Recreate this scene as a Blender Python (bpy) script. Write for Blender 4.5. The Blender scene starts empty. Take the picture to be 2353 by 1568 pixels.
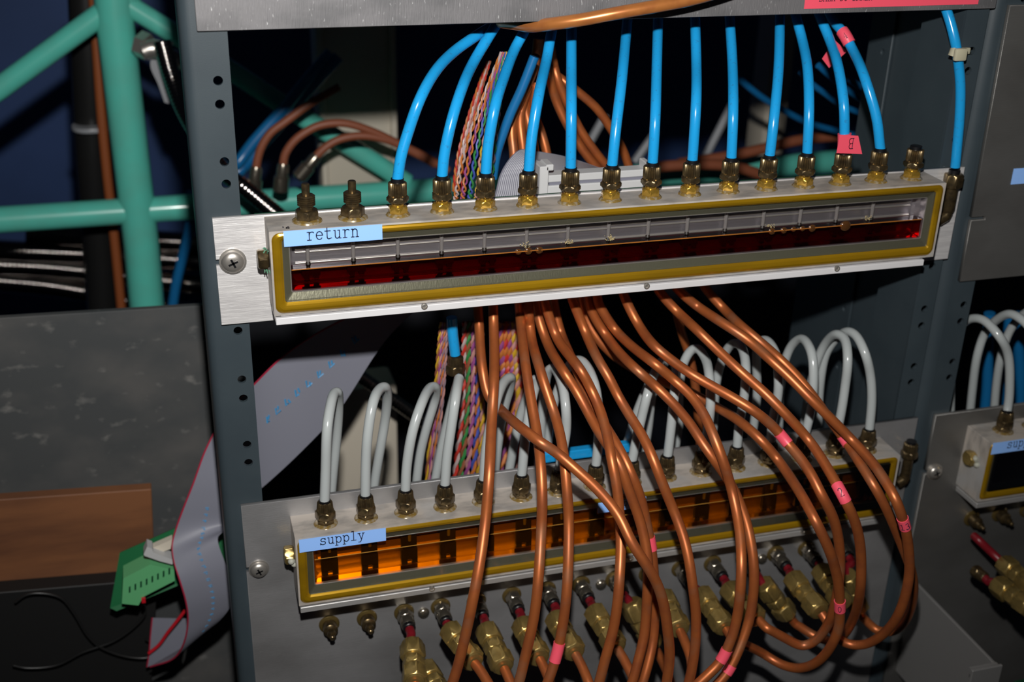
import bpy, bmesh, math, random
from mathutils import Vector, Matrix
random.seed(7)
sc = bpy.context.scene
COL = sc.collection
# ------------------------------------------------------------------ camera, world, flash, exposure
W0, H0 = 2353.0, 1568.0
CAM = Vector((-0.0309683, -0.6555588, 0.1482341))
_a, _b, _c = 0.2928478, 0.4356315, 0.0258209
FW = Vector((math.sin(_a)*math.cos(_b), math.cos(_a)*math.cos(_b), -math.sin(_b)))
_r = Vector((math.cos(_a), -math.sin(_a), 0)); _u = _r.cross(FW)
RT = _r*math.cos(_c)+_u*math.sin(_c); UP = -_r*math.sin(_c)+_u*math.cos(_c)
FPX = 2768.11
cd = bpy.data.cameras.new('camera'); co = bpy.data.objects.new('camera', cd); COL.objects.link(co)
cd.sensor_width = 36.0; cd.sensor_fit = 'HORIZONTAL'; cd.lens = FPX/W0*36.0
cd.clip_start = 0.02; cd.clip_end = 30
co.matrix_world = Matrix(((RT.x, UP.x, -FW.x, CAM.x), (RT.y, UP.y, -FW.y, CAM.y), (RT.z, UP.z, -FW.z, CAM.z), (0, 0, 0, 1)))
cd.dof.use_dof = True; cd.dof.focus_distance = 0.70; cd.dof.aperture_fstop = 7.5
sc.camera = co
wd = bpy.data.worlds.new('World'); sc.world = wd; wd.use_nodes = True
wd.node_tree.nodes['Background'].inputs[0].default_value = (0.6, 0.7, 1.0, 1)
wd.node_tree.nodes['Background'].inputs[1].default_value = 0.005
fl = bpy.data.lights.new('camera_flash', 'SPOT'); fl.energy = 27.0; fl.shadow_soft_size = 0.009; fl.color = (1.0, 0.98, 0.95)
fl.spot_size = math.radians(98); fl.spot_blend = 1.0
fo = bpy.data.objects.new('camera_flash', fl); COL.objects.link(fo)
_fp = CAM + UP*0.108 + FW*0.02; _fa = FW - RT*0.045 + UP*0.04      # the flash head points slightly left of the lens axis
fo.matrix_world = Matrix.Translation(_fp) @ _fa.to_track_quat('-Z', 'Y').to_matrix().to_4x4()
sc.view_settings.view_transform = 'Standard'; sc.view_settings.look = 'None'
sc.view_settings.exposure = 0.0; sc.view_settings.gamma = 1.0; sc.view_settings.use_curve_mapping = False

def at(px, py, y):
    d = FW + RT*((px-W0/2)/FPX) - UP*((py-H0/2)/FPX)
    return CAM + d*((y-CAM.y)/d.y)
def at_x(px, py, x):
    d = FW + RT*((px-W0/2)/FPX) - UP*((py-H0/2)/FPX)
    return CAM + d*((x-CAM.x)/d.x)

# ------------------------------------------------------------------ materials
def mat(name, base, rough=0.5, metal=0.0, **k):
    m = bpy.data.materials.new(name); m.use_nodes = True
    nt = m.node_tree; b = nt.nodes['Principled BSDF']
    b.inputs['Base Color'].default_value = (*base, 1); b.inputs['Roughness'].default_value = rough
    b.inputs['Metallic'].default_value = metal
    if 'coat' in k: b.inputs['Coat Weight'].default_value = k['coat']; b.inputs['Coat Roughness'].default_value = k.get('coatr', .1)
    if 'spec' in k: b.inputs['Specular IOR Level'].default_value = k['spec']
    if 'sss' in k:
        b.inputs['Subsurface Weight'].default_value = k['sss']; b.inputs['Subsurface Scale'].default_value = .004
    tc = nt.nodes.new('ShaderNodeTexCoord')
    def noise(scale, stretch, rot=(0, 0, 0), detail=4):
        mp = nt.nodes.new('ShaderNodeMapping'); mp.inputs['Scale'].default_value = stretch; mp.inputs['Rotation'].default_value = rot
        nt.links.new(tc.outputs['Object'], mp.inputs[0])
        n = nt.nodes.new('ShaderNodeTexNoise'); n.inputs['Scale'].default_value = scale; n.inputs['Detail'].default_value = detail
        nt.links.new(mp.outputs[0], n.inputs['Vector']); return n
    if 'var' in k:   # (scale, stretch, second colour, lo, hi)
        s, st, c2, lo, hi = k['var'][:5]
        n = noise(s, st, k.get('rot', (0, 0, 0)))
        mr = nt.nodes.new('ShaderNodeMapRange'); mr.inputs['From Min'].default_value = lo; mr.inputs['From Max'].default_value = hi
        nt.links.new(n.outputs['Fac'], mr.inputs['Value'])
        mx = nt.nodes.new('ShaderNodeMix'); mx.data_type = 'RGBA'
        mx.inputs['A'].default_value = (*base, 1); mx.inputs['B'].default_value = (*c2, 1)
        nt.links.new(mr.outputs[0], mx.inputs['Factor']); out = mx.outputs['Result']
        if 'var2' in k:
            s, st, c2, lo, hi = k['var2']
            n = noise(s, st); mr = nt.nodes.new('ShaderNodeMapRange'); mr.inputs['From Min'].default_value = lo; mr.inputs['From Max'].default_value = hi
            nt.links.new(n.outputs['Fac'], mr.inputs['Value'])
            m2 = nt.nodes.new('ShaderNodeMix'); m2.data_type = 'RGBA'; m2.inputs['B'].default_value = (*c2, 1)
            nt.links.new(out, m2.inputs['A']); nt.links.new(mr.outputs[0], m2.inputs['Factor']); out = m2.outputs['Result']
        nt.links.new(out, b.inputs['Base Color'])
    if 'bump' in k:
        s, st, d = k['bump']; n = noise(s, st, k.get('rot', (0, 0, 0)), 3)
        bp = nt.nodes.new('ShaderNodeBump'); bp.inputs['Strength'].default_value = d; bp.inputs['Distance'].default_value = .0004
        nt.links.new(n.outputs['Fac'], bp.inputs['Height']); nt.links.new(bp.outputs[0], b.inputs['Normal'])
    return m
def clear(name, colour, refl=1.5, rough=0.03, ior_gloss=(1, 1, 1)):
    m = bpy.data.materials.new(name); m.use_nodes = True; nt = m.node_tree; nt.nodes.clear()
    o = nt.nodes.new('ShaderNodeOutputMaterial'); t = nt.nodes.new('ShaderNodeBsdfTransparent'); t.inputs[0].default_value = (*colour, 1)
    g = nt.nodes.new('ShaderNodeBsdfGlossy'); g.inputs['Roughness'].default_value = rough; g.inputs['Color'].default_value = (*ior_gloss, 1)
    f = nt.nodes.new('ShaderNodeFresnel'); f.inputs[0].default_value = refl
    x = nt.nodes.new('ShaderNodeMixShader')
    nt.links.new(f.outputs[0], x.inputs[0]); nt.links.new(t.outputs[0], x.inputs[1]); nt.links.new(g.outputs[0], x.inputs[2])
    nt.links.new(x.outputs[0], o.inputs[0]); return m
M = {}
M['alu'] = mat('brushed_aluminium', (.85, .83, .82), .42, .5, var=(40, (1, 1, 14), (.66, .64, .64), .35, .7), rot=(0, .25, 0), bump=(90, (1, 1, 25), .35))
M['alu_arm'] = mat('sheet_aluminium', (.24, .235, .23), .5, .3)
M['alu_plate_shaded'] = mat('shaded_panel_aluminium', (.23, .225, .215), .45, .7, var=(14, (1, 1, 1.6), (.18, .175, .165), .4, .65), bump=(120, (1, 1, 22), .25))  # darker copy of panel aluminium; weaker light on the right rack put into colour
M['alu_strip'] = mat('plain_strip_aluminium', (.44, .43, .42), .45, .5)
M['alu_bright'] = mat('bright_machined_aluminium', (.86, .85, .86), .45, .3, var=(50, (.2, 1, 1), (.78, .77, .78), .4, .6))
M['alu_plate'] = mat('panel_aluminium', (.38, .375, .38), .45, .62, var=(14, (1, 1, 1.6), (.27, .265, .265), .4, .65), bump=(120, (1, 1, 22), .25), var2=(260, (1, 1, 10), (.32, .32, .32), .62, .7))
M['alu_scuff'] = mat('scuffed_aluminium', (.175, .17, .175), .5, .35, var=(25, (1, 1, 2), (.13, .128, .132), .45, .62), rot=(0, .6, 0), bump=(150, (14, 1, 1), .4), var2=(420, (4, 1, .6), (.5, .5, .5), .68, .71))
M['alu_dusty'] = mat('dusty_aluminium', (.54, .485, .43), .6, .3, var=(60, (1, 2, 1), (.36, .33, .30), .42, .62), var2=(30, (1, 1, 1), (.47, .46, .45), .5, .7))
M['cavity2'] = mat('bright_channel', (.85, .80, .72), .34, .92)
M['cavity'] = mat('milled_channel', (.50, .47, .50), .30, .88, bump=(60, (1, 1, 12), .3))
M['grey_steel'] = mat('blue_grey_paint', (.034, .047, .056), .42, .0, bump=(1500, (1, 1, 1), .05), var=(30, (1, 1, 1), (.038, .052, .061), .4, .6))
M['brass_dull'] = mat('tarnished_brass', (.19, .135, .065), .30, .85, var=(300, (1, 1, 1), (.11, .08, .045), .4, .65))
M['brass'] = mat('brass', (.37, .26, .085), .32, .7, var=(250, (1, 1, 1), (.28, .20, .07), .4, .7))
M['washer'] = mat('amber_stained_washer', (.16, .11, .035), .25, .6, coat=.6)
M['brass_amber'] = mat('brass_under_resin', (.55, .33, .05), .2, .75, coat=.5)
M['nickel'] = mat('dull_nickel', (.30, .27, .22), .25, .9)
M['steel'] = mat('bright_steel', (.50, .47, .43), .34, .8)
M['black'] = mat('black_rubber', (.006, .006, .007), .35)
M['dark'] = mat('dark_port', (.012, .006, .003), .5)  # shade and oil around the ports put into this near-black colour
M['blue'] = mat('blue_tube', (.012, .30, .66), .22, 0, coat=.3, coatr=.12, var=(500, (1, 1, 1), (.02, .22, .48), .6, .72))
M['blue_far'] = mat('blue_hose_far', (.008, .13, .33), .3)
M['white_tube'] = mat('milky_tube', (.40, .43, .43), .22, 0, coat=.3, coatr=.1)
M['copper'] = mat('copper_tube', (.47, .132, .036), .41, .55, var=(90, (1, 1, 1), (.37, .10, .034), .4, .7), var2=(45, (1, 1, 1), (.42, .165, .075), .56, .7))
M['copper_bright'] = mat('copper_tube_clean', (.52, .19, .05), .3, .45, coat=.2, coatr=.2, var=(120, (1, 1, 1), (.42, .14, .04), .4, .7))
M['red'] = mat('red_tube', (.17, .007, .013), .38)
M['amber'] = mat('amber_resin', (.46, .26, .008), .24, .55, coat=.5, coatr=.06, var=(60, (.15, 1, 1), (.34, .19, .008), .4, .65))
M['amber_glue'] = mat('amber_glue', (.22, .14, .035), .25, .2, coat=.5, var=(400, (1, 1, 1), (.30, .25, .17), .45, .6))
M['olive'] = mat('resin_tinted_ring', (.15, .145, .10), .32, .6, bump=(900, (1, 1, .2), .25))
M['pane'] = clear('clear_acrylic', (.98, .98, .98), 1.3, .02)
M['oil_red'] = clear('dark_red_oil', (.60, .016, .005), 1.25, .02)
M['oil_orange'] = clear('orange_oil', (.99, .67, .05), 1.25, .03)
M['nozzle'] = mat('clear_nozzle', (.26, .24, .23), .2, .4)
M['bubble'] = mat('oil_bubble', (.10, .04, .012), .08, .3, coat=1)
M['label_blue'] = mat('blue_label', (.29, .52, 1.0), .6, spec=.15)
M['pink'] = mat('pink_label', (.85, .09, .14), .4)
M['paper'] = mat('label_backing', (.8, .75, .78), .5)
M['ink'] = mat('black_ink', (.01, .008, .03), .6)
M['teal'] = mat('teal_paint', (.11, .58, .47), .3, 0, coat=.25, var=(40, (1, 1, 1), (.12, .53, .43), .4, .65))
M['navy'] = mat('navy_wall', (.055, .12, .34), .6, var=(4, (1, 1, 1), (.045, .10, .28), .4, .6))
M['floor'] = mat('dark_floor', (.02, .02, .022), .6, var=(4, (1, 1, 1), (.03, .03, .03), .4, .6))
M['beige'] = mat('beige_plastic', (.62, .56, .46), .5)
M['slate'] = mat('scuffed_slate_board', (.058, .062, .064), .6, var=(14, (1, 1, 1.4), (.11, .105, .10), .45, .8), rot=(0, .7, 0), var2=(60, (1, 1, 1.5), (.19, .185, .175), .60, .78))
M['wood'] = mat('brown_board', (.21, .082, .032), .6, var=(10, (1, 1, 5), (.13, .05, .022), .4, .65))
M['blackbox'] = mat('black_case', (.007, .007, .007), .6)
M['flex'] = mat('corrugated_steel', (.40, .37, .35), .15, 1.0)
M['flex_dark'] = mat('dark_corrugated_steel', (.22, .20, .19), .12, 1.0)
M['hose'] = mat('black_hose', (.012, .012, .012), .35)
M['coax'] = mat('brown_coax', (.25, .075, .035), .5)
M['orange_cable'] = mat('rust_cable', (.28, .075, .02), .5)
M['tie'] = mat('grey_nylon', (.30, .31, .33), .4)
M['tie_cream'] = mat('cream_nylon', (.45, .42, .30), .35)
M['pcb'] = mat('green_circuit_board', (.012, .13, .045), .4)
M['pcb_dark'] = mat('dark_green_board', (.006, .05, .022), .4)
M['terminal'] = mat('pale_green_plastic', (.12, .42, .18), .4)
M['idc'] = mat('light_grey_plastic', (.50, .50, .50), .45)
M['wire_red'] = mat('red_wire', (.5, .01, .02), .4)
M['ribbon'] = mat('grey_ribbon', (.20, .205, .25), .5)
M['ribbon_light'] = mat('light_grey_ribbon', (.40, .40, .44), .5)
M['ribbon_edge'] = mat('ribbon_red_edge', (.35, .02, .05), .5)
M['ribbon_print'] = mat('ribbon_blue_print', (.05, .28, .55), .5)
M['ribbon_line'] = mat('ribbon_groove', (.17, .17, .21), .5)
WCOL = [(.45, .03, .02), (.50, .30, .02), (.03, .20, .05), (.05, .08, .36), (.42, .33, .32), (.45, .14, .03), (.22, .15, .18), (.24, .08, .04), (.25, .06, .20), (.45, .22, .20)]
WM = [mat('wire_colour', c, .45) for c in WCOL]

# ------------------------------------------------------------------ mesh helpers
def obj(name, bm, m=None, parent=None, smooth=True, label=None, mats=None):
    me = bpy.data.meshes.new(name)
    bmesh.ops.recalc_face_normals(bm, faces=bm.faces)
    bm.to_mesh(me); bm.free()
    o = bpy.data.objects.new(name, me); COL.objects.link(o)
    for q in (mats or ([m] if m else [])): me.materials.append(q)
    if smooth:
        me.polygons.foreach_set('use_smooth', [True]*len(me.polygons))
        try: me.set_sharp_from_angle(angle=math.radians(38))
        except Exception: pass
    if parent: o.parent = parent
    if label: o['label'] = label
    return o
def tag(o, label, cat, group=None, kind=None):
    if kind: o['kind'] = kind
    o['label'] = label; o['category'] = cat
    if group: o['group'] = group
    return o
def thing(name, label, cat, group=None, loc=(0, 0, 0)):
    o = bpy.data.objects.new(name, None); COL.objects.link(o); o.location = loc; o.empty_display_size = .01
    return tag(o, label, cat, group)
def BM(): return bmesh.new()
def box(bm, lo, hi, bev=0.0, segs=2, mtx=None):
    lo = Vector(lo); hi = Vector(hi); c = (lo+hi)/2; s = hi-lo
    r = bmesh.ops.create_cube(bm, size=1.0, matrix=Matrix.Translation(c) @ Matrix.Diagonal((*s, 1)))
    vs = r['verts']
    if bev:
        es = list({e for v in vs for e in v.link_edges})
        g = bmesh.ops.bevel(bm, geom=es, offset=bev, segments=segs, affect='EDGES', profile=.5)
        vs = list({v for f in g['faces'] for v in f.verts} | {v for v in vs if v.is_valid})
    if mtx: bmesh.ops.transform(bm, matrix=mtx, verts=vs)
    return bm
def crom(P, per=8, closed=False):
    out = []
    n = len(P)
    if n < 3: 
        return [Vector(p) for p in P]
    for i in range(n-1):
        p0 = P[i-1] if i > 0 else P[0]*2-P[1]
        p1, p2 = P[i], P[i+1]
        p3 = P[i+2] if i+2 < n else P[-1]*2-P[-2]
        # centripetal
        def tj(t, a, b): return t+max((a-b).length, 1e-6)**.5
        t0 = 0; t1 = tj(t0, p0, p1); t2 = tj(t1, p1, p2); t3 = tj(t2, p2, p3)
        for k in range(per):
            t = t1+(t2-t1)*k/per
            A1 = p0*((t1-t)/(t1-t0))+p1*((t-t0)/(t1-t0)); A2 = p1*((t2-t)/(t2-t1))+p2*((t-t1)/(t2-t1)); A3 = p2*((t3-t)/(t3-t2))+p3*((t-t2)/(t3-t2))
            B1 = A1*((t2-t)/(t2-t0))+A2*((t-t0)/(t2-t0)); B2 = A2*((t3-t)/(t3-t1))+A3*((t-t1)/(t3-t1))
            out.append(B1*((t2-t)/(t2-t1))+B2*((t-t1)/(t2-t1)))
    out.append(P[-1].copy()); return out
def smooth_path(P, it=2):
    P = [p.copy() for p in P]
    for _ in range(it):
        Q = [P[0]]
        for i in range(1, len(P)-1): Q.append(P[i]*.5+(P[i-1]+P[i+1])*.25)
        Q.append(P[-1]); P = Q
    return P
def sweep(bm, path, r, n=12, caps=True, mi=0):
    """tube of radius r (number or function of index) along path"""
    N = len(path); T = []
    for i in range(N):
        a = path[max(i-1, 0)]; b = path[min(i+1, N-1)]; T.append((b-a).normalized())
    ref = Vector((0, 1, 0)) if abs(T[0].y) < .8 else Vector((1, 0, 0))
    u = T[0].cross(ref).normalized(); rings = []
    for i in range(N):
        u = (u - T[i]*u.dot(T[i]))
        u = u.normalized() if u.length > 1e-9 else T[i].orthogonal().normalized()
        v = T[i].cross(u)
        rr = r(i) if callable(r) else r
        rings.append([bm.verts.new(path[i]+(u*math.cos(2*math.pi*k/n)+v*math.sin(2*math.pi*k/n))*rr) for k in range(n)])
    for i in range(N-1):
        for k in range(n):
            f = bm.faces.new((rings[i][k], rings[i][(k+1) % n], rings[i+1][(k+1) % n], rings[i+1][k])); f.material_index = mi
    if caps:
        f = bm.faces.new(rings[0][::-1]); f.material_index = mi
        f = bm.faces.new(rings[-1]); f.material_index = mi
    return bm
def frame(o, d):
    d = Vector(d).normalized(); x = d.orthogonal().normalized() if abs(d.z) < .999 else Vector((1, 0, 0))
    if abs(d.z) < .999: x = Vector((0, 0, 1)).cross(d).normalized()
    y = d.cross(x)
    return Matrix(((x.x, y.x, d.x, o[0]), (x.y, y.y, d.y, o[1]), (x.z, y.z, d.z, o[2]), (0, 0, 0, 1)))
def lathe(bm, prof, n=24, mtx=None, knurl=None, flat_n=None):
    """prof [(r, z)], axis +z of mtx. knurl(r, k) alters radius"""
    mtx = mtx or Matrix.Identity(4); rings = []
    for r, z in prof:
        rings.append([bm.verts.new(mtx @ Vector(((r if not knurl else knurl(r, k))*math.cos(2*math.pi*k/n), (r if not knurl else knurl(r, k))*math.sin(2*math.pi*k/n), z))) for k in range(n)])
    for i in range(len(prof)-1):
        for k in range(n): bm.faces.new((rings[i][k], rings[i][(k+1) % n], rings[i+1][(k+1) % n], rings[i+1][k]))
    bm.faces.new(rings[0][::-1]); bm.faces.new(rings[-1]); return bm
def hexn(bm, af, z0, z1, mtx, ch=.0006, rot=0.0):
    """hexagonal nut, af = across flats, domed chamfered ends"""
    R = af/math.sqrt(3); n = 48
    def hr(k, c):
        a = (2*math.pi*k/n) % (math.pi/3) - math.pi/6
        return min(af/2/math.cos(a), c)
    levels = [(z0, af/2*.93), (z0+ch*.5, af/2*1.0), (z0+ch*1.6, R*1.01), (z1-ch*1.6, R*1.01), (z1-ch*.5, af/2*1.0), (z1, af/2*.93)]
    rings = []
    for z, c in levels:
        rings.append([bm.verts.new(mtx @ Vector((hr(k, c)*math.cos(2*math.pi*k/n+rot), hr(k, c)*math.sin(2*math.pi*k/n+rot), z))) for k in range(n)])
    for i in range(len(levels)-1):
        for k in range(n): bm.faces.new((rings[i][k], rings[i][(k+1) % n], rings[i+1][(k+1) % n], rings[i+1][k]))
    bm.faces.new(rings[0][::-1]); bm.faces.new(rings[-1]); return bm
def plate2d(name, outlines, thick, M4, m, parent=None, bevel=.0003, label=None):
    """flat plate with holes: outlines (first is the outer one) in local xy, extruded, placed by M4"""
    cu = bpy.data.curves.new(name+'_c', 'CURVE'); cu.dimensions = '2D'; cu.fill_mode = 'BOTH'; cu.extrude = thick/2-bevel; cu.bevel_depth = bevel; cu.bevel_resolution = 1
    cu.offset = -bevel
    for pts in outlines:
        s = cu.splines.new('POLY'); s.points.add(len(pts)-1); s.use_cyclic_u = True
        for i, p in enumerate(pts): s.points[i].co = (p[0], p[1], 0, 1)
    o = bpy.data.objects.new(name+'_t', cu); COL.objects.link(o)
    bpy.context.view_layer.update()
    me = bpy.data.meshes.new_from_object(o.evaluated_get(bpy.context.evaluated_depsgraph_get()))
    bpy.data.objects.remove(o); bpy.data.curves.remove(cu)
    me.transform(M4); me.name = name; me.materials.clear(); me.materials.append(m)
    ob = bpy.data.objects.new(name, me); COL.objects.link(ob)
    if parent: ob.parent = parent
    if label: ob['label'] = label
    return ob
def circle(x, y, r, n=20): return [(x+r*math.cos(2*math.pi*k/n), y+r*math.sin(2*math.pi*k/n)) for k in range(n)]
def rrect(x0, y0, x1, y1, r, n=5):
    P = []
    for cx, cy, a0 in ((x1-r, y1-r, 0), (x0+r, y1-r, 90), (x0+r, y0+r, 180), (x1-r, y0+r, 270)):
        for k in range(n+1):
            a = math.radians(a0+90*k/n); P.append((cx+r*math.cos(a), cy+r*math.sin(a)))
    return P
def XZ(y): # local x->X, local y->Z, local z -> -Y
    return Matrix(((1, 0, 0, 0), (0, 0, -1, y), (0, 1, 0, 0), (0, 0, 0, 1)))
def ring_strip(bm, A, B, mi=0):
    va = [bm.verts.new(p) for p in A]; vb = [bm.verts.new(p) for p in B]; n = len(A)
    for i in range(n): bm.faces.new((va[i], va[(i+1) % n], vb[(i+1) % n], vb[i])).material_index = mi
def ribbon(bm, L, R, th=.0009, off=None, mi=0, across=10):
    """flat cable between edge paths L and R"""
    n = len(L); rows = []
    for i in range(n):
        rows.append([L[i].lerp(R[i], k/across) for k in range(across+1)])
    def nrm(i, k):
        a = rows[min(i+1, n-1)][k]-rows[max(i-1, 0)][k]; b = rows[i][min(k+1, across)]-rows[i][max(k-1, 0)]
        c = a.cross(b); return c.normalized() if c.length > 1e-12 else Vector((0, -1, 0))
    F = [[bm.verts.new(rows[i][k]+nrm(i, k)*th/2) for k in range(across+1)] for i in range(n)]
    B = [[bm.verts.new(rows[i][k]-nrm(i, k)*th/2) for k in range(across+1)] for i in range(n)]
    for i in range(n-1):
        for k in range(across):
            bm.faces.new((F[i][k], F[i][k+1], F[i+1][k+1], F[i+1][k])).material_index = mi
            bm.faces.new((B[i][k], B[i+1][k], B[i+1][k+1], B[i][k+1])).material_index = mi
    for i in range(n-1):
        bm.faces.new((F[i][0], F[i+1][0], B[i+1][0], B[i][0])).material_index = mi
        bm.faces.new((F[i][across], B[i][across], B[i+1][across], F[i+1][across])).material_index = mi
    for k in range(across):
        bm.faces.new((F[0][k], B[0][k], B[0][k+1], F[0][k+1])).material_index = mi
        bm.faces.new((F[-1][k], F[-1][k+1], B[-1][k+1], B[-1][k])).material_index = mi
    return bm

# ------------------------------------------------------------------ typewriter lettering made of strokes
def arc(cx, cy, rx, ry, a0, a1, n=12): return [(cx+rx*math.cos(math.radians(a0+(a1-a0)*k/n)), cy+ry*math.sin(math.radians(a0+(a1-a0)*k/n))) for k in range(n+1)]
X = .62
GL = {
 'r': [[(.08, 0), (.36, 0)], [(.08, X), (.22, X), (.22, 0)], [(.22, X*.6)]+arc(.42, X-.16, .2, .16, 150, 60)+[(.54, X-.06)]],
 'e': [[(.08, X*.52), (.54, X*.52)]+arc(.31, X*.5, .23, X*.5, 5, 320)],
 't': [[(.22, .86), (.22, .16)]+arc(.34, .14, .12, .14, 180, 290)+[(.54, .06)], [(.06, X), (.46, X)]],
 'u': [[(.06, X), (.16, X), (.16, .18)]+arc(.3, .18, .14, .18, 180, 270)+[(.36, 0), (.48, .14)], [(.36, X), (.48, X), (.48, 0), (.58, 0)]],
 'n': [[(.04, 0), (.24, 0)], [(.04, X), (.14, X), (.14, 0)], [(.14, .42)]+arc(.31, X-.18, .17, .18, 150, 0)+[(.48, 0)], [(.38, 0), (.58, 0)]],
 's': [[(.50, X-.12)]+arc(.31, X-.155, .18, .155, 30, 250)+arc(.31, .16, .2, .165, 70, -150)+[(.1, .1)], [(.5, X), (.5, X-.16)], [(.1, 0), (.1, .15)]],
 'p': [[(.04, X), (.14, X), (.14, -.26)], [(.04, -.26), (.26, -.26)], arc(.34, X/2, .2, X/2, 150, -150, 20)],
 'l': [[(.14, .92), (.3, .92), (.3, 0)], [(.1, 0), (.5, 0)]],
 'y': [[(.02, X), (.22, X)], [(.4, X), (.58, X)], [(.12, X), (.31, .02)], [(.49, X), (.28, -.14), (.2, -.26), (.06, -.26)]],
 'B': [[(.06, 0), (.36, 0)]+arc(.36, .25, .18, .25, -90, 90)+[(.14, .5)], [(.14, .5), (.32, .5)]+arc(.32, .75, .17, .25, -90, 90)+[(.06, 1)], [(.14, 0), (.14, 1)]],
 'A': [[(.08, 0), (.3, 1), (.52, 0)], [(.16, .36), (.44, .36)], [(0, 0), (.18, 0)], [(.42, 0), (.6, 0)]],
 'E': [[(.54, .2), (.54, 0), (.06, 0)], [(.06, 1), (.52, 1), (.52, .82)], [(.15, 0), (.15, 1)], [(.15, .52), (.38, .52)]],
 'M': [[(.1, 0), (.1, 1), (.3, .4), (.5, 1), (.5, 0)], [(0, 0), (.2, 0)], [(.4, 0), (.6, 0)]],
 'D': [[(.06, 0), (.3, 0)]+arc(.3, .5, .23, .5, -90, 90)+[(.06, 1)], [(.14, 0), (.14, 1)]],
 'O': [arc(.3, .5, .23, .5, 0, 360, 20)],
 'I': [[(.1, 0), (.5, 0)], [(.3, 0), (.3, 1)], [(.1, 1), (.5, 1)]],
 'N': [[(.12, 0), (.12, 1), (.48, 0), (.48, 1)], [(.02, 0), (.22, 0)]],
 'R': [[(.04, 0), (.24, 0)], [(.14, 0), (.14, 1)], [(.04, 1), (.32, 1)]+arc(.32, .75, .16, .25, 90, -90)+[(.14, .5)], [(.3, .5), (.48, 0), (.58, 0)]],
 '1': [[(.12, .82), (.3, 1), (.3, 0)], [(.1, 0), (.5, 0)]],
 '2': [[(.1, .78)]+arc(.3, .74, .19, .26, 160, -20)+[(.1, .02), (.52, .02), (.52, .12)]],
 '3': [[(.1, .9)]+arc(.28, .76, .18, .24, 120, -80)+arc(.28, .26, .22, .27, 80, -150)],
 '4': [[(.4, 0), (.4, 1), (.06, .3), (.54, .3)], [(.28, 0), (.5, 0)]],
 '0': [arc(.3, .5, .2, .5, 0, 360, 20)],
 '6': [[(.5, .95), (.2, .6)]+arc(.3, .28, .2, .28, 170, -190, 18)], "'": [[(.3, 1), (.3, .62)]], ' ': []}
def lettering(name, text, org, ux, uy, h, parent, stroke=.06, m=None, nrm=None, wrap=None):
    """strokes as thin flat ribbons on the plane org + ux*a + uy*b (unit vectors), cap height h"""
    bm = BM(); w = h*stroke; nrm = nrm or ux.cross(uy)
    for ci, ch in enumerate(text):
        for st in GL.get(ch, []):
            pts = [Vector((ci*.66+p[0], p[1]))*h for p in st]
            if wrap:
                sweep(bm, [wrap(p.x, p.y) for p in pts], w/2, 5)
                continue
            for i in range(len(pts)-1):
                a, b = pts[i], pts[i+1]; d = (b-a)
                if d.length < 1e-9: continue
                d.normalize(); q = Vector((-d.y, d.x))*w/2; e = d*w*.42
                c = [a-e+q, a-e-q, b+e-q, b+e+q]
                v = [bm.verts.new(org+ux*p.x+uy*p.y+nrm*.00006) for p in c]
                v2 = [bm.verts.new(org+ux*p.x+uy*p.y) for p in c]
                bm.faces.new(v); 
                for k in range(4): bm.faces.new((v[k], v[(k+1) % 4], v2[(k+1) % 4], v2[k]))
    return obj(name, bm, m or M['ink'], parent, smooth=False)

ORD = ['first', 'second', 'third', 'fourth', 'fifth', 'sixth', 'seventh', 'eighth', 'ninth', 'tenth', 'eleventh', 'twelfth', 'thirteenth', 'fourteenth', 'fifteenth', 'sixteenth']

# ------------------------------------------------------------------ the room
bm = BM(); box(bm, (-2.5, 1.45, -2.0), (3.5, 1.50, 1.6)); w = obj('wall_back', bm, M['navy'], smooth=False); w['kind'] = 'structure'
bm = BM(); box(bm, (-2.5, -1.2, -2.05), (3.5, 1.50, -2.0)); w = obj('floor', bm, M['floor'], smooth=False); w['kind'] = 'structure'

a = at(520, 705, 1.1); b = at(2500, 560, 1.1)
bm = BM(); box(bm, (a.x, 1.1, -1.99), (b.x, 1.4, a.z), .01, 2); tag(obj('equipment_cabinet', bm, mat('near_black_enamel', (.012, .014, .022), .5)), 'near-black cabinet standing far behind the rack, seen between the manifolds', 'cabinet')

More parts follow.
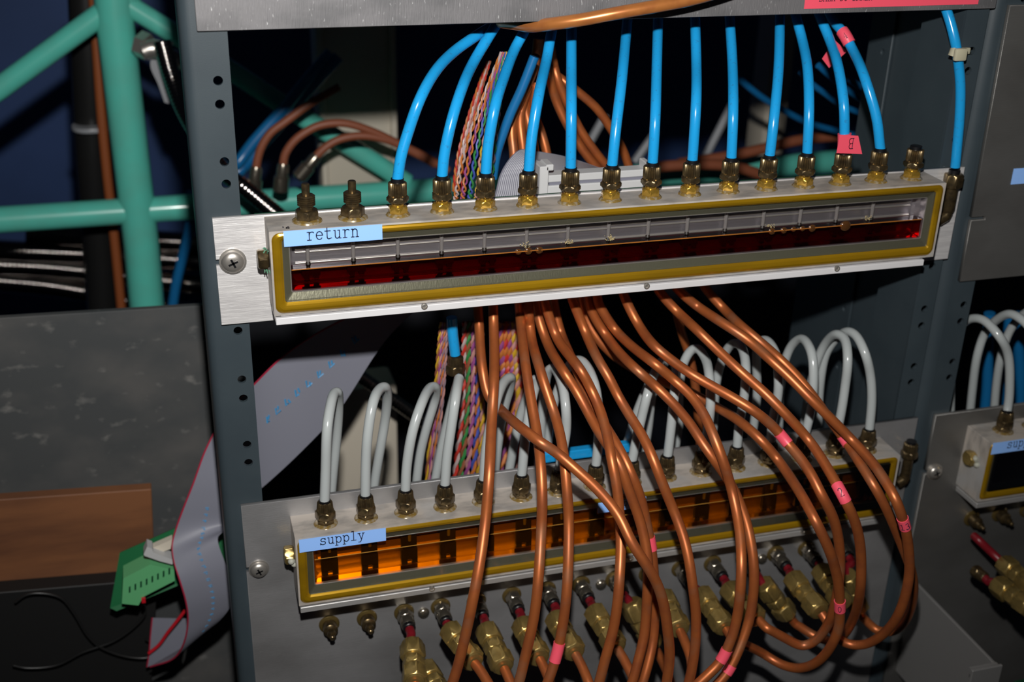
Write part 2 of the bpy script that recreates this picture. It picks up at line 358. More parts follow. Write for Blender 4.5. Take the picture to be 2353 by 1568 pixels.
# ------------------------------------------------------------------ rack posts
def holes_z(z_lo, z_hi):
    out = []; k = -20
    while k < 20:
        for dz in (0, -.5, ):
            z = (k*1.75+dz)*.0254
            if z_lo+.01 < z < z_hi-.01: out.append(z)
        k += 1
    return out
def post(name, label, x0, x1, hx, corner, z0=-.72, z1=.42, back=.045):
    t = thing(name, label, 'rack post', 'rack posts', (x0, 0, z0))
    outl = [[(x0+(corner if corner else 0), z0), (x1, z0), (x1, z1), (x0+(corner if corner else 0), z1)]]
    for z in holes_z(z0, z1): outl.append(circle(hx, z, .0026, 16))
    f = plate2d('front_flange', outl, .0022, XZ(.0011), M['grey_steel'], bevel=0); f.parent = t; f.matrix_parent_inverse = Matrix.Translation((-x0, 0, -z0))
    bm = BM(); R = corner or .001; n = 8; O = []; I = []; th = .0022
    if corner:
        for k in range(n+1):
            a = math.radians(90*k/n); O.append((x0+R-R*math.sin(a), R-R*math.cos(a))); I.append((x0+R-(R-th)*math.sin(a), R-(R-th)*math.cos(a)))
    else:
        O = [(x0, 0.0023)]; I = [(x0+th, 0.0023)]
    O.append((x0, back)); I.append((x0+th, back)); pr = O+I[::-1]
    va = [bm.verts.new((p[0], p[1], z0)) for p in pr]; vb = [bm.verts.new((p[0], p[1], z1)) for p in pr]
    m_ = len(pr)
    for i in range(m_): bm.faces.new((va[i], va[(i+1) % m_], vb[(i+1) % m_], vb[i]))
    bm.faces.new(va[::-1]); bm.faces.new(vb)
    s = obj('side_web', bm, M['grey_steel'], t); s.matrix_parent_inverse = Matrix.Translation((-x0, 0, -z0))
    return t
post('rack_post', 'blue-grey steel rack post with punched holes at the left of the open rack', -.0178, .0067, 0, .006)
post('rack_post', 'blue-grey steel rack post behind the right ends of both manifolds', .4567, .4727, .4651, 0)
post('rack_post', 'blue-grey rack post at the left edge of the neighbouring right-hand rack', .4735, .5025, .4967, .010)

# side sheet and rear channel of the rack, right-hand side
t = thing('rack_side_panel', 'dark blue-grey sheet metal side inside the rack at the right, behind the post', 'rack side panel', None, (.474, .06, -.7))
bm = BM(); box(bm, (.4741, .048, -.7), (.4755, .128, .4)); box(bm, (.4741, .128, -.7), (.4755, .186, -.205)); s = obj('side_sheet', bm, M['grey_steel'], t, smooth=False); s.matrix_parent_inverse = Matrix.Translation((-.474, -.06, .7))
YZ = Matrix(((0, 0, -1, .4725), (1, 0, 0, 0), (0, 1, 0, 0), (0, 0, 0, 1)))
hz = [at_x(2028, 120, .4715), at_x(1940, 710, .4715), at_x(1925, 843, .4715)]
s = plate2d('rear_channel', [[(.098, -.7), (.127, -.7), (.127, .4), (.098, .4)]]+[circle(h.y, h.z, .0022, 12) for h in hz], .002, YZ, M['grey_steel'], t); s.matrix_parent_inverse = Matrix.Translation((-.474, -.06, .7))

# ------------------------------------------------------------------ generic fittings
def knurl_fn(amp): return lambda r, k: r - (amp if k % 2 else 0)
def top_fitting(parent, x, y, z, style, name='fitting', tube=True):
    """compression fitting screwed into the top of a manifold; axis +z. Returns z of tube entry"""
    Mx = Matrix.Translation((x, y, z)); S = style
    rot = random.uniform(0, 1.0)
    if S == 'bare':
        bm = BM(); hexn(bm, .0118, .0004, .0068, Mx, rot=rot)
        lathe(bm, [(.0038, .0066), (.0038, .009)], 20, Mx)
        pr = []
        for k in range(5): pr += [(.0044, .009+k*.0012), (.005, .0094+k*.0012), (.005, .0098+k*.0012), (.0044, .0102+k*.0012)]
        lathe(bm, pr+[(.0042, .0152)], 24, Mx)
        lathe(bm, [(.0023, .0150), (.0023, .0212), (.0019, .0216)], 16, Mx)
        f = obj(name, bm, M['brass_dull'], parent)
        bm = BM(); lathe(bm, [(.0085, .0001), (.0082, .0009), (.0062, .0018)], 24, Mx); obj('amber_sealant', bm, M['amber_glue'], f)
        return z+.02
    if S == 'return':
        H = [.0055, .0075, .0114, .0192, .0212]; af = .0108
        bm = BM(); hexn(bm, .0100, .0003, H[0], Mx, rot=rot); lathe(bm, [(.0036, H[0]-.0003), (.0036, H[1]+.0003)], 20, Mx)
        f = obj(name, bm, M['brass_amber'], parent)
        bm = BM(); hexn(bm, af+.0002, H[1], H[2], Mx, rot=rot+.4)
        n = obj('compression_nut', bm, M['brass_dull'], f)
        bm = BM(); lathe(bm, [(.0048, H[2]-.0002), (.0053, H[2]+.0006), (.0053, H[3]-.0006), (.0047, H[3])], 48, Mx, knurl_fn(.0006)); obj('knurled_ring', bm, M['brass_dull'], f)
        bm = BM(); lathe(bm, [(.0037, H[3]-.0004), (.0037, H[4]), (.0033, H[4]+.0002)], 20, Mx); obj('collar', bm, M['black'], f, label='black collar')
        bm = BM(); lathe(bm, [(.0072, .0001), (.0070, .0005), (.0062, .0012), (.0056, .0016)], 24, Mx); obj('amber_sealant', bm, M['amber_glue'], f)
        return z+H[4]
    # supply style: darker, sits low
    H = [.0042, .0098, .0158, .0172]
    bm = BM(); hexn(bm, .0100, .0003, H[0]+.0003, Mx, rot=rot); f = obj(name, bm, M['brass_dull'], parent)
    bm = BM(); hexn(bm, .0112, H[0], H[1], Mx, rot=rot+.3); obj('compression_nut', bm, M['brass_dull'], f)
    bm = BM(); lathe(bm, [(.0052, H[1]-.0006), (.0052, H[1]+.0008), (.0048, H[2]-.0006), (.0044, H[2])], 48, Mx, knurl_fn(.0005)); obj('knurled_ring', bm, M['brass_dull'], f)
    bm = BM(); lathe(bm, [(.0036, H[2]-.0004), (.0036, H[3])], 20, Mx); obj('collar', bm, M['black'], f, label='black collar')
    bm = BM(); lathe(bm, [(.0076, .0001), (.0073, .0005), (.0060, .0011)], 20, Mx); obj('amber_sealant', bm, M['amber_glue'], f)
    return z+H[3]
def pan_screw(parent, x, y, z, r=.0066, name='screw'):
    Mx = frame((x, y, z), (0, -1, 0)); bm = BM()
    lathe(bm, [(r*1.16, 0), (r*1.16, .0008), (r*1.0, .0009), (r, .0018), (r*.86, .0032), (r*.55, .0040), (r*.28, .0042)], 28, Mx)
    s = obj(name, bm, M['steel'], parent)
    bm = BM()
    for a in (.4, .4+math.pi/2): box(bm, (-r*.42, -r*.09, .0040), (r*.42, r*.09, .0044), mtx=Mx @ Matrix.Rotation(a, 4, 'Z'))
    obj('cross_slot', bm, M['black'], s, smooth=False)
    return s
def bulkhead(parent, x, z, capped=False, name='bulkhead_fitting', y=-.003):
    Mx = frame((x, y, z), (0, -1, 0)); bm = BM()
    if capped:
        lathe(bm, [(.0048, .0008), (.0048, .0075), (.0042, .008), (.003, .0085), (.003, .0118), (.0017, .0122), (.0017, .0155), (.0012, .016)], 24, Mx)
    else:
        hexn(bm, .0098, .0006, .0085, Mx, rot=random.uniform(0, 1))
    f = obj(name, bm, M['brass_dull'] if capped else M['nickel'], parent)
    bm = BM(); lathe(bm, [(.0070, 0), (.0068, .0008), (.0056, .0016)], 28, Mx); obj('washer', bm, M['washer'], f, label='amber-stained brass washer')
    if not capped:
        bm = BM(); lathe(bm, [(.0047, .0084), (.0049, .0092), (.0049, .0150), (.0045, .0156)], 44, Mx, knurl_fn(.0002)); obj('knurled_ring', bm, M['nickel'], f)
        bm = BM(); lathe(bm, [(.0043, .0154), (.0043, .0182), (.0038, .0186)], 20, Mx); obj('collar', bm, M['black'], f, label='black collar')
    return f

# ------------------------------------------------------------------ manifold body builder
def ring_pts(x0, z0, x1, z1, r, y): return [Vector((p[0], y, p[1])) for p in rrect(x0, z0, x1, z1, r, 6)]
def manifold_body(t, x0, x1, zt, zb, cav_depth=.0135, yf=-.029, yb=-.003, cm='cavity', sm='alu_bright'):
    """aluminium bar with a milled window: outer shell, resin ring, inner ring, channel, pane"""
    R = .0045
    bm = BM()
    # outer shell (sides and rim)
    A = [Vector((p[0], yb, p[1])) for p in rrect(x0, zb, x1, zt, .0004, 6)]; B = [Vector((p[0], yf, p[1])) for p in rrect(x0, zb, x1, zt, .0004, 6)]
    rim = ring_pts(x0+.0011, zb+.0011, x1-.0011, zt-.0011, R, yf)
    rim2 = ring_pts(x0+.0011, zb+.0011, x1-.0011, zt-.0011, R, yf+.002)
    ring_strip(bm, A, B); ring_strip(bm, B, rim); ring_strip(bm, rim, rim2)
    bm.faces.new([bm.verts.new(p) for p in A])
    body = obj('manifold_bar', bm, M['alu_dusty'], t)
    # amber resin: sloping in, then a small step
    bm = BM()
    lv = [(.0011, yf+.0003, R), (.0019, yf-.0005, R*.9), (.0032, yf-.0010, R*.75), (.0040, yf-.0009, R*.65), (.0052, yf-.0006, R*.5), (.0060, yf+.0001, R*.4), (.0066, yf+.0006, R*.35)]
    G = [ring_pts(x0+d, zb+d*1.15, x1-d, zt-d*.8, r, y) for d, y, r in lv]
    for a, b in zip(G, G[1:]): ring_strip(bm, a, b)
    obj('amber_resin_ring', bm, M['amber'], body, label='glossy amber resin ring')
    bm = BM(); c0 = G[-1]
    c1 = ring_pts(x0+.0072, zb+.0086, x1-.0072, zt-.0056, .0012, yf+.0006); c2 = ring_pts(x0+.0106, zb+.0128, x1-.0106, zt-.0096, .0010, yf+.0022)
    ring_strip(bm, c0, c1); ring_strip(bm, c1, c2); obj('window_ring', bm, M['olive'], body, label='silvery machined ring')
    bm = BM(); sweep(bm, c2+[c2[0]], .00035, 6); obj('highlight_bead', bm, M['steel'], body, label='added bright bead drawing the edge highlight')  # steel bead added to draw the bright highlight round the window edge
    # channel
    cx0, cx1, cz0, cz1 = x0+.0106, x1-.0106, zb+.0128, zt-.0096
    bm = BM(); prev = ring_pts(cx0, cz0, cx1, cz1, .0010, yf+.0022)
    yd = yf+cav_depth
    lv = [(0, yd-.005, .001), (.0010, yd-.0015, .002), (.0025, yd, .003)]
    for d, y, r in lv:
        q = ring_pts(cx0+d, cz0+d*.8, cx1-d, cz1-d*.8, r, y); ring_strip(bm, prev, q); prev = q
    bm.faces.new([bm.verts.new(p) for p in prev])
    obj('milled_channel', bm, M[cm], body, label='bright milled channel behind the window')
    bm = BM()
    for dz, rr in ((.0062, .0008), (.0085, .0006), (.0150, .0008)): sweep(bm, [Vector((cx0+.004, yd-.0002, cz1-dz)), Vector((cx1-.004, yd-.0002, cz1-dz))], rr, 14)  # thin steel rods added to draw highlight streaks along the channel
    obj('highlight_rod', bm, M['steel'], body)
    bm = BM(); P_ = [(p[0], p[1]) for p in rrect(x0+.0068, zb+.0080, x1-.0068, zt-.0052, .001, 4)]
    pane = plate2d('window_pane', [P_], .0010, XZ(yf+.0000), M['pane'], body, bevel=.00015, label='clear acrylic window')
    bm.free()
    # strip below the bar
    bm = BM(); box(bm, (x0+.0008, yf+.0002, zb-.0058), (x1-.006, yb+.0, zb-.0017), .0003, 1); box(bm, (x0+.004, yf+.003, zb-.0019), (x1-.008, yb, zb+.0003))
    st = obj('bottom_strip', bm, M[sm], body, smooth=False)
    for fx in (.104, .242, .372):
        Mx = frame((x0-.0185+fx, yf+.0004, zb-.0022), (0, -1, 0)); bm = BM()
        lathe(bm, [(.0019, 0), (.0019, .0010), (.0012, .0012), (.0009, .0006)], 18, Mx); obj('strip_screw', bm, M['steel'], st)
    return body, (cx0, cx1, cz0, cz1, yf+.0035, yd)
def end_plug(t, p, m, d=(-1, 0, 0)):
    Mx = frame(p, d); bm = BM(); hexn(bm, .0105, .0002, .0062, Mx, rot=.2); return obj('end_plug', bm, m, t)
def sticker(parent, x0, z1, x1, z0, y, m, text=None, h=.005, tx=.3, tz=.3, sag=0, tname='lettering', name='label', stroke=.065):
    bm = BM(); box(bm, (x0, y, z0), (x1, y+.0002, z1)); s = obj(name, bm, m, parent, smooth=False)
    if text: lettering(tname, text, Vector((x0+tx, y, z0+tz)), Vector((1, 0, 0)), Vector((0, 0, 1)), h, s, stroke, nrm=Vector((0, -1, 0)))
    return s

# ------------------------------------------------------------------ top panel
t = thing('cover_plate', 'scuffed aluminium panel across the top of the rack with a long pink label', 'rack panel')
bm = BM(); s = plate2d('panel_plate', [rrect(-.0088, .0265, .4745, .20, .0006, 2)], .003, XZ(-.0015), M['alu_scuff'], t)
sticker(t, .341, .048, .461, .0295, -.0033, M['pink'], 'BAEM DO INNER', .0042, .0092, .0042, name='pink_label', stroke=.09)

# ------------------------------------------------------------------ return manifold
ZR = -.0763
t = thing('return_manifold', 'aluminium manifold marked return, half filled with dark red oil behind a long window', 'manifold', 'fluid manifolds', (0, 0, 0)); RET = t
zt, zb = ZR, -.1263
outl = [(-.0092, -.1403), (.0235, -.1403), (.0235, zb-.003), (.440, zb-.003), (.4445, -.1403), (.4742, -.1403), (.4742, -.0755), (-.0092, -.0755), (-.0092, -.1000), (-.002, -.1000), (-.002, -.1035), (-.0092, -.1035)]
plate2d('back_plate', [outl], .003, XZ(-.0015), M['alu'], t)
body, cv = manifold_body(t, .0190, .4425, zt, zb)
pan_screw(t, 0, -.003, -.1015)
end_plug(t, (.0190, -.016, -.0965), M['brass_dull'])
bm = BM()
for k in range(26):
    a = Vector((.0184+random.uniform(-.0015, .0003), -.016+random.uniform(-.005, .004), -.0965+random.uniform(-.006, .006)))
    b = a+Vector((random.uniform(-.002, .001), -random.uniform(.0, .002), random.uniform(-.003, .003)))
    sweep(bm, [a, (a+b)/2+Vector((0, 0, .0005)), b], .00035, 5)
tag_o = obj('thread_seal_tape', bm, mat('verdigris_tape', (.10, .26, .16), .6), t, label='frayed green sealing tape')
FX = [.0414+.0256*i for i in range(16)]
for i, x in enumerate(FX):
    top_fitting(t, x, -.0155, ZR, 'bare' if i < 2 else 'return')
cx0, cx1, cz0, cz1, yc0, yc1 = cv
LV = cz0+.0128
bm = BM(); box(bm, (cx0+.0006, yc0, cz0+.0006), (cx1-.0006, yc1-.0028, LV), .0003, 1); oil = obj('red_oil', bm, M['oil_red'], body, smooth=False, label='dark red oil filling the lower half')
bm = BM(); box(bm, (cx0+.0007, yc0-.0004, LV-.0004), (cx1-.0007, yc0+.0002, LV+.0001)); obj('oil_surface_line', bm, mat('oil_meniscus', (.35, .12, .02), .2), oil, smooth=False)
for i, x in enumerate(FX[:15]):
    Mx = Matrix.Translation((x-.001, -.0185, 0)); bm = BM(); lathe(bm, [(.0011, LV+.0005), (.0013, cz1+.003)], 12, Mx); n = obj('drip_nozzle', bm, M['nozzle'], body)
    bm = BM(); lathe(bm, [(.0016, LV-.0002), (.0013, LV+.0012), (.0006, LV+.0022)], 12, Mx); obj('drop_ring', bm, M['dark'], n)
    bm = BM(); y0 = yc1-.0066
    box(bm, (x-.0052, y0, cz0+.0072), (x+.0052, yc1-.0032, LV-.0004)); box(bm, (x-.0038, y0, cz0+.0048), (x-.0010, yc1-.0032, cz0+.0073)); box(bm, (x+.0014, y0, cz0+.0052), (x+.0044, yc1-.0032, cz0+.0073))
    obj('port', bm, M['dark'], body, smooth=False)
def bub(cx, r): 
    bm = BM(); bmesh.ops.create_uvsphere(bm, u_segments=20, v_segments=12, radius=r, matrix=Matrix.Translation((cx, yc0+.0006, LV-r*.25))@Matrix.Diagonal((1.15, .5, 1, 1))); obj('bubble', bm, M['bubble'], oil)
for px, r in ((1192, .0019), (1215, .0022), (1240, .0022), (1770, .0022), (1797, .0021), (1819, .0017), (1839, .0018), (1861, .0024), (1936, .0034)): bub(at(px, 570, yc0).x, r)
bm = BM()
for px in (1210, 1307, 1310, 1402, 1404, 1985, 1765):
    c = at(px, 560, yc0+.003).x
    for k in range(22):
        bmesh.ops.create_icosphere(bm, subdivisions=1, radius=random.uniform(.0002, .0004), matrix=Matrix.Translation((c+random.gauss(0, .0013), yc0+.002+random.random()*.004, LV+.001+abs(random.gauss(0, .0012)))))
o = obj('foam', bm, mat('tan_foam', (.5, .4, .2), .4), oil); o['kind'] = 'stuff'
sticker(t, .0266, -.0762, .0808, -.0852, -.0302, M['label_blue'], 'return', .0074, .0122, .0028, stroke=.075)
lettering('marker_writing', "'6", Vector((.0262, -.0262, ZR+.00005)), Vector((1, 0, 0)), Vector((0, 1, 0)), .0035, t, .2, nrm=Vector((0, 0, 1)))
# elbow at the right end, carries the outer blue hose
e0 = at(2192, 400, -.006); Mx = Matrix.Translation((e0.x, e0.y, e0.z-.012)); bm = BM()
hexn(bm, .0115, .003, .0125, Mx, rot=.3); lathe(bm, [(.0040, -.014), (.0046, -.012), (.0046, .0035)], 20, Mx); sweep(bm, [Vector((e0.x, e0.y, e0.z-.026)), Vector((e0.x-.001, e0.y, e0.z-.029)), Vector((e0.x-.006, e0.y+.0, e0.z-.0315))], .0042, 12)
f = obj('end_elbow', bm, M['brass_dull'], t)
bm = BM(); lathe(bm, [(.0037, .0122), (.0037, .0150)], 18, Mx); obj('collar', bm, M['black'], f, label='black collar')

# ------------------------------------------------------------------ supply panel and manifold
def slotted_panel(x0, x1, ztop, zbot, sx, sz):
    return [(x0, zbot), (x1, zbot), (x1, ztop), (x0, ztop), (x0, sz+.0018), (x0+.006, sz+.0018), (x0+.006, sz-.0018), (x0, sz-.0018)]
def supply_set(ox, first):
    where = 'left rack' if first else 'right rack'
    p = thing('connector_panel', 'large brushed aluminium panel below the orange supply manifold, studded with brass fittings' if first else 'dim aluminium panel at the lower right holding the second supply manifold', 'rack panel', 'connector panels')
    plate2d('panel_plate', [slotted_panel(-.0068+ox, .4745+ox, -.2636, -.62, ox, -.3117)], .003, XZ(-.0015), M['alu_plate'] if first else M['alu_plate_shaded'], p)
    pan_screw(p, ox+.001, -.003, -.3117, .0056)
    for sx in ((.1078, .236, .3618) if first else ()):
        Mx = frame((sx+ox, -.003, -.3667), (0, -1, 0)); bm = BM(); lathe(bm, [(.0040, 0), (.0040, .0012), (.0034, .0022), (.0020, .0029), (.0005, .0031)], 22, Mx); obj('round_screw', bm, M['nickel'], p)
    n = 16 if first else 3
    for i in range(n): bulkhead(p, ox+.0438+.0253*i, -.3640 if first else -.3600, capped=(i < 2) if first else (i < 2))
    zt, zb = -.2757, -.3262; x0, x1 = .0226+ox, .4455+ox
    t = thing('supply_manifold', 'aluminium manifold marked supply, full of orange oil behind a long window' if first else 'second supply manifold on the right-hand rack, cut off by the frame edge', 'manifold', 'fluid manifolds')
    body, cv = manifold_body(t, x0, x1, zt, zb, .0115, cm='cavity2', sm='alu_strip')
    end_plug(t, (x0, -.016, -.2955), M['brass'])
    bm = BM()
    for k in range(7): bmesh.ops.create_icosphere(bm, subdivisions=2, radius=.0022, matrix=Matrix.Translation((x0-.0016+random.uniform(-.001, .001), -.018+random.uniform(-.004, .003), -.2965+random.uniform(-.004, .003))))
    obj('sealant_blob', bm, mat('grey_sealant', (.38, .38, .32), .6), t)
    for i in range(16 if first else 4):
        x = x0+.0207+.0255*i
        top_fitting(t, x, -.0160, zt, 'supply')
    cx0, cx1, cz0, cz1, yc0, yc1 = cv
    bm = BM(); box(bm, (cx0+.0006, yc0, cz0+.0006), (cx1-.0006, yc1-.0028, cz1-.0004), .0003, 1); oil = obj('orange_oil' if first else 'dark_oil', bm, M['oil_orange'] if first else M['oil_red'], body, smooth=False)
    if first:
        for i in range(16):
            x = x0+.0212+.0255*i; y0 = yc1-.0052
            bm = BM(); box(bm, (x-.0052, y0, cz0+.016), (x+.0050, yc1-.0032, cz1)); box(bm, (x-.0055, y0-.001, cz0+.0066), (x+.0052, yc1-.0032, cz0+.0145))
            box(bm, (x-.0053, y0-.001, cz0+.0035), (x-.0014, yc1-.0032, cz0+.0068)); box(bm, (x+.0016, y0-.001, cz0+.0035), (x+.0052, yc1-.0032, cz0+.0068))
            obj('port', bm, M['dark'], body, smooth=False)
            Mx = Matrix.Translation((x, y0-.0012, 0)); bm = BM(); lathe(bm, [(.0010, cz1-.007), (.0013, cz1)], 10, Mx); obj('port_tip', bm, M['brass'], body)
        bm = BM(); sweep(bm, [Vector((cx0+.001, yc0, cz1-.010)), Vector((cx1-.001, yc0, cz1-.010))], .00025, 6); obj('oil_surface_line', bm, mat('oil_line', (.45, .22, .04), .2), oil)
    sticker(t, x0+.0022, zt-.0002, x0+.0560, zt-.0096, -.0302, M['label_blue'], 'supply', .0072, .0124, .0036, stroke=.075)
    if first: sticker(t, .2195, zt-.0040, .2531, zt-.0120, -.0302, M['label_blue'], 'supply', .0056, .0062, .0030, name='label')
    # fitting standing at the right end
    if first:
        e0 = at(2090, 1040, -.008); Mx = Matrix.Translation((e0.x, e0.y, e0.z-.008)); bm = BM()
        hexn(bm, .0108, .004, .0095, Mx, rot=.3); lathe(bm, [(.0036, -.013), (.0036, .0045)], 18, Mx); sweep(bm, [Vector((e0.x, e0.y, e0.z-.020)), Vector((e0.x-.001, e0.y, e0.z-.023)), Vector((e0.x-.006, e0.y, e0.z-.0255))], .0042, 12)
        lathe(bm, [(.0052, .0094), (.0052, .0150), (.0044, .0158)], 44, Mx, knurl_fn(.0003)); f = obj('end_elbow', bm, M['brass_dull'], t)
        bm = BM(); lathe(bm, [(.0036, .0156), (.0036, .0176)], 18, Mx); obj('collar', bm, M['black'], f, label='black collar')
    return p, t, x0, zt
SUPP, SUPM, SX0, SZT = supply_set(0, True)
supply_set(.4962, False)

# ------------------------------------------------------------------ right rack: upper panel, bracket
t = thing('blank_panel', 'plain brushed aluminium panel at the upper right with a notch in its left edge', 'rack panel')
tl = at(2322, 8, -.003); bl = at(2206, 648, -.003); sl = at(2240, 503, -.003)
def lx(z): return tl.x+(bl.x-tl.x)*(z-tl.z)/(bl.z-tl.z)
z1 = sl.z+.0012; z2 = sl.z-.0012
o = plate2d('panel_plate', [[(bl.x, bl.z), (.96, bl.z), (.96, .028), (lx(.028), .028), (lx(z1), z1), (lx(z1)+.0110, z1), (lx(z2)+.0110, z2), (lx(z2), z2)]], .003, XZ(-.0015), M['alu_plate_shaded'], t)
a = at(2330, 388, -.0033); b = at(2326, 424, -.0033); sticker(t, a.x, a.z, a.x+.05, b.z, -.0033, M['label_blue'])
a = at(2352, 2, -.003); 
t = thing('angle_bracket', 'bent sheet aluminium bracket sticking out of the panel at the lower right', 'bracket')
a = at(2103, 1336, -.004); bx = a.x; f1 = at_x(2297, 1524, bx)
bm = BM(); box(bm, (bx-.0012, f1.y, -.50), (bx+.0012, -.0032, a.z), .0004, 1)
o = obj('bracket_arm', bm, M['alu_arm'], t, smooth=False)
bm = BM(); box(bm, (bx-.0235, f1.y-.0024, -.50), (bx+.0012, f1.y-.0001, f1.z-.0005), .0004, 1); box(bm, (bx-.0235, f1.y-.0001, f1.z-.003), (bx-.0013, f1.y+.002, f1.z-.0005))
obj('bracket_flange', bm, M['alu_arm'], t, smooth=False)
t_ = at(2330, 1545, -.10); bm = BM(); box(bm, (t_.x-.006, -.11, t_.z-.035), (t_.x+.08, -.108, t_.z), .0003, 1)
o = tag(obj('green_board', bm, M['pcb_dark'], smooth=False), 'dark green board edge in the bottom right corner beside the bent bracket', 'circuit board')

# ------------------------------------------------------------------ hoses
def path_px(P, ys, per=8, sm=2):
    """P pixel points; ys [(fraction of length, depth y)] -> smooth world path"""
    L = [0]
    for a, b in zip(P, P[1:]): L.append(L[-1]+math.hypot(a[0]-b[0], a[1]-b[1]))
    out = []
    for p, l in zip(P, L):
        f = l/L[-1]
        for (f0, y0), (f1, y1) in zip(ys, ys[1:]):
            if f <= f1+1e-9:
                s = (f-f0)/(f1-f0); s = s*s*(3-2*s); y = y0+(y1-y0)*s; break
        out.append(at(p[0], p[1], y))
    return smooth_path(crom(out, per), sm)
HOSES = []
def hose(name, path, r, m, label, cat, group=None, n=14):
    """declare a hose; meshes are made after touching hoses have been moved apart"""
    HOSES.append(dict(name=name, path=path, r=r, m=m, label=label, cat=cat, group=group, n=n)); return HOSES[-1]
def settle(keys, its=30):
    """push hoses that would run through each other apart, nearer one forward, farther one back"""
    from mathutils.kdtree import KDTree
    hs = [h for h in HOSES if h['name'] in keys]
    for it in range(its):
        n = sum(len(h['path']) for h in hs); kd = KDTree(n); idx = []
        for a, h in enumerate(hs):
            for b, p in enumerate(h['path']): kd.insert(p, len(idx)); idx.append((a, b))
        kd.balance(); moved = 0
        push = {}
        for a, h in enumerate(hs):
            N = len(h['path'])
            for b in range(5, N-5):
                p = h['path'][b]; view = (p-CAM); dist = view.length; view.normalize()
                for q, k, d in kd.find_range(p, .0085):
                    a2, b2 = idx[k]
                    if a2 == a: continue
                    need = h['r']+hs[a2]['r']+.0002
                    if d < need:
                        s = 1 if dist > (q-CAM).length else -1
                        w = (need-d)*.5*s
                        if abs(w) > abs(push.get((a, b), 0)): push[(a, b)] = w
        if not push: break
        for (a, b), w in push.items():
            P = hs[a]['path']
            for o_ in range(-5, 6):
                c = b+o_
                if 4 < c < len(P)-5:
                    v = (P[c]-CAM).normalized(); P[c] = P[c]+v*w*math.exp(-(o_/3.0)**2)*.35
    return
def build_hoses():
    for h in HOSES:
        bm = BM(); sweep(bm, h['path'], h['r'], h['n']); o = obj(h['name'], bm, h['m']); tag(o, h['label'], h['cat'], h['group']); h['obj'] = o
BR = .00318
BL = [
 [(915,418),(922,360),(938,303),(964,230),(999,166),(1044,118),(1098,80),(1150,48),(1190,22)],
 [(1017,411),(1021,357),(1037,281),(1060,207),(1088,143),(1130,73),(1152,38),(1168,10)],
 [(1119,402),(1122,335),(1138,242),(1160,172),(1183,112),(1202,77),(1220,40),(1232,10)],
 [(1218,395),(1222,319),(1237,223),(1256,137),(1265,86),(1275,40),(1280,10)],
 [(1312,392),(1313,255),(1313,160),(1313,90),(1314,40),(1315,5)],
 [(1409,384),(1415,303),(1428,191),(1438,86),(1442,40),(1446,5)],
 [(1501,379),(1506,271),(1509,159),(1511,83),(1512,40),(1512,5)],
 [(1594,373),(1600,239),(1600,143),(1598,70),(1597,40),(1596,0)],
 [(1682,368),(1685,256),(1683,144),(1677,48),(1674,10)],
 [(1770,363),(1779,272),(1789,160),(1792,42),(1793,0)],
 [(1854,358),(1859,256),(1856,160),(1843,90),(1830,42),(1818,0)],
 [(1942,352),(1941,307),(1939,240),(1926,154),(1907,93),(1886,42),(1868,0)],
 [(2016,349),(2013,272),(1987,179),(1958,112),(1939,77),(1920,54),(1896,20)]]
paths_b = []
for i, P in enumerate(BL):
    x = FX[i+2]; e = [(0, -.0155), (.35, -.012), (.8, .035), (1, .06)]
    W = path_px(P, e)
    base = Vector((x, -.0155, ZR+.0200)); top = Vector((x, -.0155, ZR+.030))
    d = base-W[0]
    W = [p+d*max(0, 1-k/14)**2 for k, p in enumerate(W)]
    W = [base]+W[1:]
    paths_b.append(W)
    nm = ', pink tag at its foot' if i == 11 else ', pink tag near its top' if i == 12 else ''
    lab = f'blue hose on the return manifold, {ORD[i]} from the left' + nm
    hose('blue_hose', W, BR, M['blue'], lab, 'hose', 'blue hoses on the return manifold')
W = path_px([(2195,384),(2200,330),(2205,272),(2207,200),(2203,150),(2195,96),(2179,35),(2165,0)], [(0, -.006), (.75, -.0052), (1, .004)])
OB = hose('blue_hose', W, BR, M['blue'], 'lone blue hose at the far right along the rack post, held by a cable tie', 'hose', 'blue hoses on the return manifold')
bm = BM(); c = at(2197, 121, -.0060)
lathe(bm, [(.0041, -.0026), (.0041, .0026)], 24, Matrix.Translation((c.x, c.y+.0002, c.z)) @ Matrix.Rotation(.25, 4, 'Y')); box(bm, (c.x-.0042, c.y-.0060, c.z-.0042), (c.x+.0042, c.y-.0028, c.z+.0036), .001, 2); box(bm, (c.x+.0030, c.y+.0028, c.z-.0020), (c.x+.0125, c.y+.0056, c.z+.0020), .0006, 2)
tag(obj('cable_tie', bm, M['tie_cream']), 'cream nylon cable tie fastening the rightmost blue hose to the rack post', 'cable tie')
# blue stub of the hidden lower hose
t = thing('blue_hose_connector', 'short blue hose with a dark coupling hanging below the return manifold among the rainbow cables', 'hose')
W = path_px([(1038,730),(1040,765),(1046,815)], [(0, .04), (1, .04)]); bm = BM(); sweep(bm, W, .0036, 14); obj('hose_end', bm, M['blue'], t)
c = at(1047, 818, .04); bm = BM(); hexn(bm, .0115, -.013, -.006, Matrix.Translation(c)); lathe(bm, [(.0052, -.0065), (.0052, -.001), (.0038, 0)], 40, Matrix.Translation(c), knurl_fn(.0003)); obj('coupling', bm, M['brass_dull'], t)

